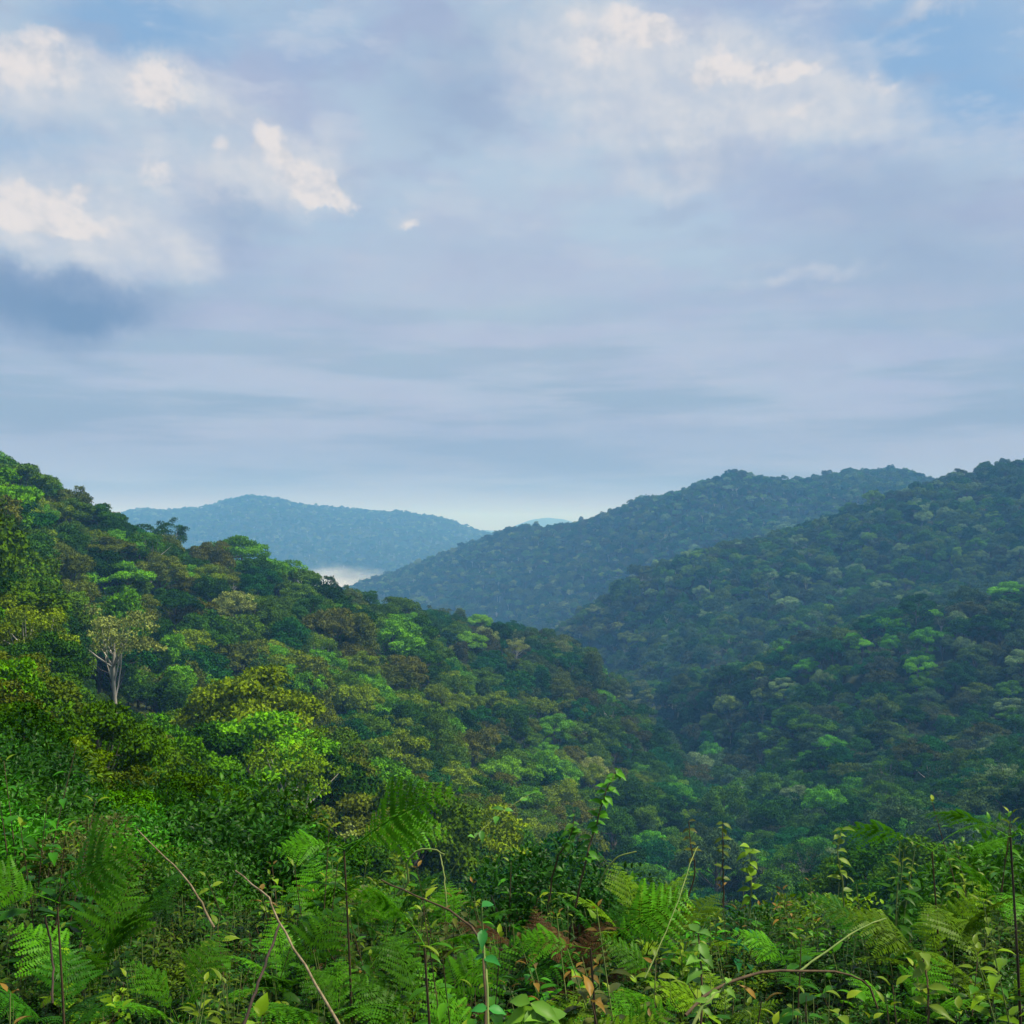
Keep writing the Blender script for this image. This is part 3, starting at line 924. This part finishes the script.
# ferns: px, py of the foot-level plant centre, Y, list of fronds
FE = []


def rand_fronds(r, n, s=1.0, pitch=.2):
    s = s * .72
    a0 = r.uniform(0, 6.28)
    return [(int(r.randint(0, 5)), a0 + k * 2 * math.pi / n + r.uniform(-.35, .35), pitch + r.uniform(-.45, .15), r.uniform(-.3, .3), s * r.uniform(.75, 1.15)) for k in range(n)]


fern_items = []
FERN_G = {'bright green': (.06, .22, .006), 'yellow-green': (.11, .24, .006), 'deep green': (.025, .12, .006), 'brown withered': (.06, .034, .013)}
fern_spots = [(345, 5.2, 6, 1.0, 'bright green'), (290, 5.6, 5, .9, 'bright green'), (95, 5.6, 5, .95, 'bright green'), (60, 5.0, 5, .9, 'deep green'), (180, 5.2, 5, .8, 'bright green'), (250, 4.4, 4, .8, 'bright green'), (420, 4.9, 6, .95, 'bright green'),
              (470, 4.0, 5, .8, 'bright green'), (560, 4.2, 5, .85, 'yellow-green'), (620, 4.4, 5, .85, 'bright green'), (640, 6.6, 6, 1.0, 'yellow-green'), (680, 6.9, 5, .95, 'yellow-green'), (600, 6.5, 5, .9, 'deep green'), (575, 5.6, 5, .8, 'brown withered'),
              (540, 6.3, 6, .9, 'brown withered'), (880, 6.6, 6, .95, 'deep green'), (940, 5.8, 6, .95, 'yellow-green'), (990, 5.4, 5, .95, 'yellow-green'), (1010, 6.6, 5, 1.0, 'bright green'), (905, 5.0, 4, .8, 'bright green'), (380, 3.9, 4, .75, 'bright green'),
              (345, 2.9, 4, .55, 'bright green'), (20, 3.1, 4, .6, 'yellow-green'), (590, 2.8, 5, .6, 'yellow-green'), (800, 6.0, 4, .7, 'bright green'), (730, 5.0, 4, .7, 'yellow-green'), (850, 4.2, 4, .6, 'yellow-green'), (330, 7.0, 6, 1.15, 'bright green'), (390, 7.2, 6, 1.0, 'deep green'),
              (130, 7.5, 5, 1.0, 'deep green'), (450, 7.0, 5, .9, 'bright green'), (1000, 3.2, 4, .5, 'bright green'), (210, 3.5, 4, .6, 'bright green'), (490, 5.8, 5, .9, 'deep green'), (665, 5.6, 4, .8, 'bright green'), (300, 3.4, 4, .6, 'deep green')]
for (px, Y, n_, s, c) in fern_spots:
    x = (px - 512) / F_PX * Y
    o = put_fern(x, Y, float(ground(x, Y)) + .28, rand_fronds(rp, n_, s, .35), rp, FERN_G[c])
    tag(o, None, 'fern', 'bracken ferns on the bank')
    fern_items.append((o, f'{c} bracken fern {vdesc(Y)}, {hpos(px)}', px))
ordinals(fern_items)


def frond_tip(px, py, Y, k, az, pitch, roll, s, c, label):
    """one tall stalk with a single frond that starts at the given point"""
    x, y, z = at(px, py, Y)
    g = float(ground(x, y))
    root = bpy.data.objects.new('bracken_fern', None); COL.objects.link(root); root.location = (x, y, g)
    mb = MB(); tube(mb, smooth_path([(0.05, 0, -.05), (.03, 0, (z - g) * .5), (0, 0, z - g)], 8), np.linspace(.007, .004, 8), 5)
    link('stalk', mb.mesh('stalk', M_DTWIG if c == 'dark' else M_STEM, smooth=True), root)
    for j in range(len(k)):
        f = link('frond', FROND[k[j]], root); f.location = (0, 0, z - g)
        f.rotation_euler = (Matrix.Rotation(az[j], 4, 'Z') @ Matrix.Rotation(-pitch[j], 4, 'Y') @ Matrix.Rotation(roll[j], 4, 'X')).to_euler()
        f.scale = (s[j],) * 3; settint(f, FERN_G['bright green'], rp)
    tag(root, label, 'fern', 'bracken ferns on the bank')


PI = math.pi
frond_tip(1008, 835, 4.3, [0, 2], [PI * .95, PI * 1.2], [-.15, -.4], [.5, .2], [.42, .35], 'dark', 'single fern raised on a bare dark stalk at the right edge')
frond_tip(345, 850, 5.0, [1, 3, 0], [.1, .5, PI], [.35, -.15, -.2], [1.2, .9, -.6], [.75, .55, .4], 'brown', 'upright fern with stacked side fronds standing left of centre')
frond_tip(60, 905, 4.6, [3, 0], [.2, PI], [.35, .2], [1.0, -.9], [.7, .5], 'brown', 'broad comb-like fern standing above leaves at the left edge')
frond_tip(930, 850, 6.0, [2, 4], [PI, .1], [.0, -.1], [.7, -.5], [.8, .6], 'brown', 'arching fern rising behind the leafy plants on the right')
frond_tip(590, 945, 3.7, [0, 2], [.25, PI * .9], [.15, -.2], [.7, -.5], [.5, .42], 'brown', 'low spreading fern with two bright fronds below centre')
frond_tip(425, 945, 3.7, [3, 2], [PI, .2], [.0, -.2], [.8, -.6], [.42, .38], 'brown', 'low fern with drooping bright fronds left of the leafy brown stem')


# twigs, vines and single stems, each drawn where the photograph has it
def stalk(name, pts, r0, r1, mat, label, cat, leafs=None, n=16):
    P = np.array([at(*p) for p in pts])
    mb = MB(); base = P[0].copy()
    P2 = smooth_path(P - base, n)
    rr_ = RS(int(abs(P[0, 0] * 1000)) % 9999)
    P2[1:-1] += rr_.normal(0, r0 * .22, (n - 2, 3))
    rad = np.linspace(r0, r1, n) * .62
    tube(mb, P2, rad, 6)
    if leafs is None:
        o = link(name, mb.mesh(name, mat, smooth=True)); o.location = base
        tag(o, label, cat); return o
    o = bpy.data.objects.new(name, None); COL.objects.link(o); o.location = base
    link('stem', mb.mesh('stem', mat, smooth=True), o)
    ml = MB(); r = rr_
    nl, L, col, t0 = leafs
    for k in range(nl):
        t = min(1, t0 + (1 - t0) * (k + r.uniform(-.35, .35) * (k < nl - 1)) / max(1, nl - 1)); q = np.array([np.interp(t * (n - 1), np.arange(n), P2[:, c]) for c in range(3)])
        a = k * 2.3 + r.uniform(-.9, .9)
        for sd in (0, PI):
            if r.uniform() < .15: continue
            d = np.array([math.cos(a + sd), math.sin(a + sd) * .8, r.uniform(-.6, .6)])
            leaves(ml, q[None], d[None], np.array([[0, -.5, 1.0]]), L * r.uniform(.7, 1.15), L * .55, r.uniform(.3, .9), True)
    lf = link('leaves', ml.mesh('leaves', M_PLANT, True), o); settint(lf, col)
    tag(o, label, cat)
    return o


stalk('dry_twig', [(216, 925, 3.9), (190, 880, 4.0), (139, 828, 4.2)], .007, .003, M_TWIG, 'straight pale dry twig leaning left above the ferns', 'twig')
stalk('dry_twig', [(362, 1060, 2.6), (320, 985, 2.8), (283, 925, 3.0), (268, 895, 3.1), (237, 869, 3.3)], .006, .0035, M_TWIG, 'long bent brown twig rising from the bottom left of centre', 'twig')
stalk('dry_twig', [(240, 1040, 2.7), (262, 975, 2.8), (281, 922, 2.95)], .007, .005, M_DTWIG, 'short dark twig propping the long bent brown twig', 'twig')
stalk('dry_twig', [(56, 1000, 3.3), (55, 950, 3.4), (48, 915, 3.4)], .006, .005, M_DTWIG, 'upright dark twig near the bottom left corner', 'twig')
stalk('brown_branch', [(486, 1050, 2.6), (485, 975, 2.7), (479, 935, 2.8), (450, 908, 2.9), (415, 893, 3.0), (382, 878, 3.1)], .006, .0035, M_STEM, 'brown branch bending left from an upright stem near bottom centre', 'branch')
stalk('arching_vine', [(684, 1012, 2.6), (715, 985, 2.7), (760, 970, 2.8), (815, 968, 2.9), (860, 978, 3.0), (875, 1005, 3.0)], .007, .004, M_STEM, 'dark brown vine arching low across the bottom right', 'vine')
stalk('climbing_vine', [(680, 1040, 2.3), (705, 1000, 2.35), (726, 980, 2.4)], .007, .004, M_GSTEM, 'pale green shoot with small leaves at the bottom right of centre', 'vine', (6, .03, (.12, .26, .03), .4))
stalk('climbing_vine', [(795, 970, 3.0), (830, 945, 3.1), (860, 925, 3.2), (884, 916, 3.3)], .005, .003, M_GSTEM, 'pale green stem leaning right over the dark arching vine', 'vine')
stalk('climbing_vine', [(398, 893, 3.2), (409, 880, 3.2), (408, 862, 3.2), (418, 849, 3.2), (432, 848, 3.2), (445, 853, 3.2)], .006, .004, M_GSTEM, 'pale green fern tendril curling over near the centre left', 'vine')
stalk('climbing_vine', [(447, 905, 3.3), (444, 870, 3.35), (440, 852, 3.4)], .004, .003, M_GSTEM, 'thin upright green stem beside the curling tendril', 'vine')
stalk('climbing_vine', [(598, 885, 4.4), (606, 868, 4.4), (618, 855, 4.4), (636, 850, 4.4)], .006, .004, M_GSTEM, 'yellow green stem arching right above the central ferns', 'vine')
stalk('thin_stem', [(644, 975, 3.4), (660, 940, 3.5), (675, 905, 3.6), (690, 860, 3.8), (697, 845, 3.9)], .0035, .0025, M_GSTEM, 'long thin stem leaning right between centre and right plants', 'stem')
stalk('thin_stem', [(445, 880, 4.6), (470, 842, 4.6), (500, 812, 4.7), (530, 793, 4.8)], .0035, .002, M_GSTEM, 'slender blue green stem leaning right with sparse leaves', 'stem', (6, .05, (.06, .2, .03), .35))
stalk('leafy_shoot', [(575, 905, 5.0), (585, 860, 5.0), (597, 820, 5.1), (606, 790, 5.1), (618, 768, 5.2)], .008, .003, M_STEM, 'tall leafy shoot standing above everything at the centre of the bank', 'shoot', (22, .06, (.05, .19, .012), .25))
stalk('leafy_shoot', [(548, 900, 5.4), (556, 860, 5.4), (570, 835, 5.4), (574, 815, 5.4)], .008, .003, M_STEM, 'shorter leafy shoot left of the tallest central shoot', 'shoot', (13, .06, (.05, .17, .012), .2))
stalk('leafy_shoot', [(684, 905, 4.8), (694, 870, 4.8), (690, 845, 4.8), (688, 820, 4.8)], .006, .003, M_STEM, 'reddish leafy shoot at the crest right of centre', 'shoot', (6, .04, (.08, .10, .015), .5))
stalk('leafy_shoot', [(722, 905, 5.0), (722, 870, 5.0), (722, 845, 5.0), (722, 822, 5.0)], .006, .003, M_STEM, 'upright reddish leafy shoot beside the other reddish one', 'shoot', (8, .045, (.07, .12, .012), .3))
stalk('leafy_shoot', [(842, 905, 4.8), (840, 875, 4.8), (836, 850, 4.8), (840, 828, 4.8)], .006, .003, M_GSTEM, 'upright green leafy shoot at the crest on the right', 'shoot', (9, .055, (.10, .18, .02), .2))
stalk('leafy_shoot', [(748, 915, 4.6), (750, 885, 4.6), (749, 860, 4.6), (748, 845, 4.6)], .006, .003, M_GSTEM, 'upright yellow green leafy shoot among the right plants', 'shoot', (11, .055, (.11, .22, .012), .2))
stalk('leafy_shoot', [(490, 1050, 2.3), (487, 985, 2.4), (484, 940, 2.5), (482, 905, 2.5)], .005, .003, M_GSTEM, 'shoot with large bluish green leaves at bottom centre', 'shoot', (4, .045, (.03, .19, .035), .3))
stalk('leafy_shoot', [(560, 1060, 2.1), (548, 1020, 2.1), (530, 1000, 2.1)], .005, .003, M_GSTEM, 'pale shoot with broad yellow green leaves at the bottom edge', 'shoot', (6, .06, (.09, .22, .02), .3))
stalk('leafy_shoot', [(925, 1040, 2.9), (925, 985, 2.95), (920, 950, 3.0)], .005, .003, M_STEM, 'reddish stemmed shoot with yellow green leaves at bottom right', 'shoot', (7, .055, (.12, .2, .02), .3))
stalk('leafy_shoot', [(700, 1030, 2.8), (700, 970, 2.85), (697, 930, 2.9)], .005, .003, M_STEM, 'dark stemmed shoot with pale top leaves left of the arching vine', 'shoot', (7, .055, (.08, .2, .03), .3))

# ground cover: uncountable small sprigs filling the bank
rg = RS(9)
gp, gi_, gs, gr, gt = [], [], [], [], []
for k in range(5200):
    Y = float(np.exp(rg.uniform(math.log(1.9), math.log(26)))) if k > 1500 else rg.uniform(2, 9)
    px = rg.uniform(-80, 1100) if Y < 10 else rg.uniform(-80, 520)
    x = (px - 512) / F_PX * Y
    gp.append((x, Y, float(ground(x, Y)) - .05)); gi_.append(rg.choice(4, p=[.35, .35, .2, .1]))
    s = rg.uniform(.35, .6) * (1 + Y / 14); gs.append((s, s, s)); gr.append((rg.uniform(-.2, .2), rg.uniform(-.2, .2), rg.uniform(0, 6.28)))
    c = np.array(PT[PTN[rg.choice(4)]]) * rg.uniform(.2, .45); gt.append((*c, 1))  # plant palette darkened: shade beneath the taller plants is put into the tint
for k in range(1300):
    Y = rg.uniform(2.0, 9.5); px = rg.uniform(-60, 1090); x = (px - 512) / F_PX * Y
    gp.append((x, Y, float(ground(x, Y)) - .08)); gi_.append(4 + rg.choice(2)); s = rg.uniform(.09, .16)
    gs.append((s * 1.5, s * 1.5, s)); gr.append((0, 0, rg.uniform(0, 6.28)))
    c = np.array(PT[PTN[rg.choice(4)]]) * rg.uniform(.25, .55); gt.append((*c, 1))  # darkened tint here too, painting the shaded gaps between plants
lk = [_first[('leafy', k)][1] for k in (1, 4, 0, 2)] + [_first[('bush', k)][1] for k in (0, 2)]
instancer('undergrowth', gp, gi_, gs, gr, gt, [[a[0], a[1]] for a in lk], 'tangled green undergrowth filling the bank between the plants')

# ------------------------------------------------------------------ haze and mist
HAZE = 2.5e-4


def haze_box():
    x0, x1, y0, y1, z0, z1 = -18000, 18000, -200, 13100, -330, max(185.0, float(TZ.max()) + 30)
    print('haze top', z1)
    V = [(x0, y0, z0), (x1, y0, z0), (x1, y1, z0), (x0, y1, z0), (x0, y0, z1), (x1, y0, z1), (x1, y1, z1), (x0, y1, z1)]
    Q = [(0, 3, 2, 1), (4, 5, 6, 7), (0, 1, 5, 4), (1, 2, 6, 5), (2, 3, 7, 6), (3, 0, 4, 7)]
    m, t = new_mat('haze')
    v = t.new('ShaderNodeVolumePrincipled'); v.inputs['Color'].default_value = (.18, .49, 1.0, 1); v.inputs['Density'].default_value = HAZE
    v.inputs['Anisotropy'].default_value = .0; v.inputs['Absorption Color'].default_value = (1, 1, 1, 1)
    o_ = t.new('ShaderNodeOutputMaterial'); t.links.new(v.outputs[0], o_.inputs['Volume'])
    mb = MB(); mb.add(V, quads=Q)
    o = link('haze', mb.mesh('haze', m)); tag(o, 'thin bluish haze filling the valley air', kind='stuff')


haze_box()


def mist():
    m, t = new_mat('mist')
    tc = t.new('ShaderNodeTexCoord')
    ln = t.new('ShaderNodeVectorMath', operation='LENGTH'); t.links.new(tc.outputs['Object'], ln.inputs[0])
    nz = t.noise(tc.outputs['Object'], 2.2, 3)
    f = t.m('SUBTRACT', 1.0, t.m('ADD', ln.outputs['Value'], t.m('MULTIPLY', t.m('SUBTRACT', nz.outputs[0], .5), 1.1)), clamp=True)
    v = t.new('ShaderNodeVolumePrincipled'); v.inputs['Color'].default_value = (.93, .96, 1, 1); v.inputs['Absorption Color'].default_value = (1, 1, 1, 1)
    t.links.new(t.m('MULTIPLY', t.m('POWER', f, 2.0), .010), v.inputs['Density'])
    o_ = t.new('ShaderNodeOutputMaterial'); t.links.new(v.outputs[0], o_.inputs['Volume'])
    bm = bmesh.new(); bmesh.ops.create_icosphere(bm, subdivisions=4, radius=1.0)
    me = bpy.data.meshes.new('mist'); bm.to_mesh(me); bm.free(); me.materials.append(m)
    o = link('mist', me); o.location = at(330, 588, 2900); o.scale = (190, 380, 70)
    tag(o, 'white mist lying in the valley before the far blue hill', kind='stuff')


mist()

# ------------------------------------------------------------------ sky, sun, camera
SUN_EL, SUN_AZ = math.radians(58), math.radians(84)     # azimuth from +Y towards +X


def world():
    w = bpy.data.worlds.new('World'); SC.world = w; w.use_nodes = True
    w.node_tree.nodes.clear(); t = NT(w.node_tree)
    tc = t.new('ShaderNodeTexCoord'); d = tc.outputs['Generated']
    sky = t.new('ShaderNodeTexSky', sky_type='NISHITA'); sky.sun_disc = False
    sky.sun_elevation = SUN_EL; sky.sun_rotation = SUN_AZ; sky.altitude = 1500; sky.air_density = 1.0; sky.dust_density = 1.0
    sp = t.new('ShaderNodeSeparateXYZ'); t.links.new(d, sp.inputs[0])
    az = t.m('ARCTAN2', sp.outputs[0], sp.outputs[1]); el = t.m('ARCSINE', sp.outputs[2])
    cmb = t.new('ShaderNodeCombineXYZ'); t.links.new(az, cmb.inputs[0]); t.links.new(el, cmb.inputs[1])
    # flattened coordinates: banks of cloud are seen more edge-on near the horizon
    elh = t.m('POWER', t.m('MAXIMUM', el, 0.0), .62)
    cf = t.new('ShaderNodeCombineXYZ'); t.links.new(t.m('MULTIPLY', az, 1.0), cf.inputs[0]); t.links.new(t.m('MULTIPLY', elh, 2.0), cf.inputs[1])
    wn = t.noise(cmb.outputs[0], 9, 6, .62); wn2 = t.noise(cmb.outputs[0], 4, 2)
    sw = t.new('ShaderNodeSeparateXYZ'); t.links.new(wn.outputs['Color'], sw.inputs[0])
    aw = t.m('ADD', az, t.m('MULTIPLY', t.m('SUBTRACT', sw.outputs[0], .5), .07)); ew = t.m('ADD', el, t.m('MULTIPLY', t.m('SUBTRACT', sw.outputs[1], .5), .05))
    wf = t.noise(cmb.outputs[0], 28, 5, .6); sf = t.new('ShaderNodeSeparateXYZ'); t.links.new(wf.outputs['Color'], sf.inputs[0])
    aw = t.m('ADD', aw, t.m('MULTIPLY', t.m('SUBTRACT', sf.outputs[0], .5), .035)); ew = t.m('ADD', ew, t.m('MULTIPLY', t.m('SUBTRACT', sf.outputs[1], .5), .035))

    def blobs(lst):
        tot = None
        for (px, py, rx, ry, wt) in lst:
            a0 = math.atan((px - 512) / F_PX); e0 = math.atan((HZ - py) / F_PX * math.cos(a0)); ra = rx / F_PX; re = ry / F_PX
            A = t.m('DIVIDE', t.m('SUBTRACT', aw, a0), ra); E = t.m('DIVIDE', t.m('SUBTRACT', ew, e0), re)
            q = t.m('SUBTRACT', 1.0, t.m('MULTIPLY_ADD', A, A, t.m('MULTIPLY', E, E)), clamp=True)
            q = t.m('MULTIPLY', t.m('MULTIPLY', q, q), wt)
            tot = q if tot is None else t.m('ADD', tot, q)
        return tot

    BLUE = (.27, .455, .715)
    n1 = t.noise(cf.outputs[0], 2.6, 5, .55)
    n2 = t.noise(cf.outputs[0], 6.5, 5, .6)
    # veil of thin high cloud over the clear blue
    blue_gap = blobs([(940, 40, 190, 100, .95), (760, 30, 60, 40, .6), (130, 20, 130, 45, 1.1), (1010, 110, 90, 60, .6), (20, 135, 90, 30, .5), (300, 30, 120, 50, .3)])
    veil = t.m('SUBTRACT', t.ss(n1.outputs[0], .25, .6, .62, 1.0), blue_gap, clamp=True)
    c_v = t.mix(t.ss(n2.outputs[0], .36, .60), (.45, .51, .69), (.50, .62, .75))
    base = t.mix(veil, BLUE, c_v)
    # mix with the physical sky
    sc = t.new('ShaderNodeVectorMath', operation='SCALE'); t.links.new(sky.outputs[0], sc.inputs[0]); sc.inputs['Scale'].default_value = .11
    base = t.mix(.15, base, sc.outputs[0])
    # faint ripples in the veil
    cr = t.new('ShaderNodeCombineXYZ'); t.links.new(t.m('MULTIPLY', az, 1.0), cr.inputs[0]); t.links.new(t.m('MULTIPLY', el, 2.6), cr.inputs[1])
    n6 = t.noise(cr.outputs[0], 9, 7, .6)
    base = t.mix(t.m('MULTIPLY', t.ss(n6.outputs[0], .5, .66), .5), base, (.56, .62, .73))
    base = t.mix(t.m('MULTIPLY', t.ss(n6.outputs[0], .47, .34), .45), base, (.33, .42, .60))
    # light middle, dull bands low down
    mid = blobs([(520, 330, 420, 130, .55), (500, 380, 420, 60, .3), (640, 190, 330, 120, .35), (200, 380, 300, 60, .35), (420, 240, 220, 120, .4)])
    base = t.mix(t.m('MULTIPLY', mid, .55), base, (.50, .60, .71))
    cb = t.new('ShaderNodeCombineXYZ'); t.links.new(t.m('MULTIPLY', az, 1.2), cb.inputs[0]); t.links.new(t.m('MULTIPLY', el, 11.0), cb.inputs[1])
    n3 = t.noise(cb.outputs[0], 2.2, 5, .55)
    low = t.ss(el, .015, .13, 1.0, 0.0)
    base = t.mix(t.m('MULTIPLY', t.ss(el, .06, .30, .95, 0.0), t.ss(n3.outputs[0], .40, .56)), base, (.27, .375, .53))
    base = t.mix(t.ss(el, .045, .13, .8, 0.0), base, (.26, .31, .47))
    base = t.mix(t.ss(el, .012, .045, .8, 0.0), base, (.50, .37, .49))
    base = t.mix(t.m('MULTIPLY', t.ss(el, .1, .42, .6, 0.0), t.ss(n3.outputs[0], .60, .40)), base, (.40, .44, .62))
    # grey undersides
    grey = blobs([(30, 305, 190, 62, 1.25), (120, 300, 120, 45, .5), (235, 205, 75, 60, .8), (470, 60, 150, 70, .45), (440, 100, 90, 60, .35), (910, 240, 190, 90, .7), (860, 180, 150, 50, .35), (590, 20, 60, 30, .2), (700, 150, 130, 50, .3), (1000, 300, 200, 60, .4), (60, 60, 120, 60, .15), (640, 440, 420, 30, .6), (250, 455, 350, 22, .5)])
    base = t.mix(t.m('MULTIPLY', grey, .8, clamp=True), base, (.285, .375, .56))
    dk = blobs([(20, 300, 180, 46, 1.3), (90, 310, 70, 22, .5)])
    base = t.mix(t.m('MULTIPLY', dk, .7, clamp=True), base, (.17, .27, .45))
    # soft pale masses, then the sunlit heads
    pale = blobs([(40, 80, 150, 65, .9), (180, 90, 100, 40, .9), (60, 215, 190, 55, 1.0), (180, 165, 160, 50, .6), (290, 160, 110, 75, .8), (620, 60, 160, 80, .95), (760, 80, 150, 85, .9), (860, 110, 140, 45, .5), (650, 180, 180, 25, .35), (810, 275, 110, 16, .5), (650, 130, 220, 80, .35), (930, 5, 60, 20, .6), (415, 215, 40, 20, .5), (1000, 140, 110, 30, .3), (520, 20, 120, 60, .3), (110, 250, 160, 45, .45), (200, 265, 60, 30, .3)])
    def field(scale, off=(0, 0, 0), st=1.25):
        mp = t.new('ShaderNodeMapping'); mp.inputs['Location'].default_value = off; mp.inputs['Scale'].default_value = (1, st, 1)
        t.links.new(cmb.outputs[0], mp.inputs[0])
        return t.noise(mp.outputs[0], scale, 8, .58).outputs[0]
    nA = field(10); nA2 = field(10, (-.012, -.014, 0)); nB = field(24); nB2 = field(24, (-.006, -.007, 0))
    relief = t.m('ADD', t.m('MULTIPLY', t.m('SUBTRACT', nA, nA2), 1.6), t.m('MULTIPLY', t.m('SUBTRACT', nB, nB2), 1.0))
    pale = t.m('MULTIPLY', pale, 1.05)
    D = t.m('ADD', pale, t.m('ADD', t.m('MULTIPLY', t.m('SUBTRACT', nA, .5), 1.5), t.m('MULTIPLY', t.m('SUBTRACT', nB, .5), .3)))
    cov = t.m('MULTIPLY', t.ss(D, .02, 1.0), t.ss(pale, .0, .22))
    pc = t.mix(t.ss(relief, -.28, .28), (.53, .59, .70), (.67, .69, .735))
    base = t.mix(t.m('MULTIPLY', cov, .88), base, pc)
    hot = blobs([(155, 88, 48, 28, 1.2), (25, 65, 75, 34, .7), (15, 205, 85, 32, 1.35), (75, 222, 70, 18, .7), (268, 128, 34, 22, .9), (312, 182, 48, 30, 1.4), (285, 160, 34, 26, .9), (345, 195, 30, 18, .8), (152, 168, 34, 20, .6), (75, 186, 26, 14, .6), (213, 138, 18, 14, .5), (414, 218, 16, 12, .8), (640, 25, 62, 28, 1.0), (590, 50, 60, 28, .5), (725, 68, 52, 24, 1.25), (785, 62, 34, 20, .9), (715, 50, 30, 18, .5), (880, 78, 30, 16, .3), (790, 108, 36, 12, .5), (570, 15, 22, 18, .5), (35, 30, 40, 18, .5)])
    Hf = t.m('ADD', hot, t.m('ADD', t.m('MULTIPLY', t.m('SUBTRACT', nB, .5), 1.5), t.m('MULTIPLY', t.m('SUBTRACT', nA, .5), .9)))
    hc = t.m('MULTIPLY', t.ss(Hf, .05, .85), t.ss(hot, .0, .35))
    base = t.mix(t.m('MULTIPLY', hc, .95), base, t.mix(t.ss(relief, -.2, .1), (.60, .62, .68), (.78, .745, .75)))
    # below the horizon: dull
    base = t.mix(t.ss(el, -.06, -.01, 1.0, 0.0), base, (.05, .07, .06))
    bg = t.new('ShaderNodeBackground'); t.links.new(base, bg.inputs[0]); bg.inputs[1].default_value = .71
    o = t.new('ShaderNodeOutputWorld'); t.links.new(bg.outputs[0], o.inputs[0])
    w.cycles.sampling_method = 'MANUAL'; w.cycles.sample_map_resolution = 512


world()

sd = bpy.data.lights.new('sun', 'SUN'); sd.energy = 5.0; sd.angle = math.radians(10); sd.color = (1, .91, .72)
so = bpy.data.objects.new('sun', sd); COL.objects.link(so)
dv = Vector((math.sin(SUN_AZ) * math.cos(SUN_EL), math.cos(SUN_AZ) * math.cos(SUN_EL), math.sin(SUN_EL)))
so.rotation_euler = (-dv).to_track_quat('-Z', 'Y').to_euler()

cam = bpy.data.cameras.new('camera'); co = bpy.data.objects.new('camera', cam); COL.objects.link(co)
cam.sensor_width = 36; cam.lens = 36 * F_PX / 1024; cam.clip_start = .1; cam.clip_end = 60000
pitch = math.atan((HZ - 512) / F_PX)
co.location = (0, 0, 0); co.rotation_euler = (math.pi / 2 + pitch, 0, 0)
SC.camera = co

SC.render.engine = 'CYCLES'
cy = SC.cycles
cy.max_bounces = 5; cy.diffuse_bounces = 2; cy.glossy_bounces = 1; cy.transmission_bounces = 2; cy.volume_bounces = 2; cy.transparent_max_bounces = 4
cy.use_adaptive_sampling = True; cy.adaptive_threshold = .015
cy.use_denoising = True
cy.caustics_reflective = False; cy.caustics_refractive = False
cy.sample_clamp_indirect = 4
SC.view_settings.view_transform = 'Standard'; SC.view_settings.look = 'None'; SC.view_settings.gamma = 1; SC.view_settings.exposure = .5
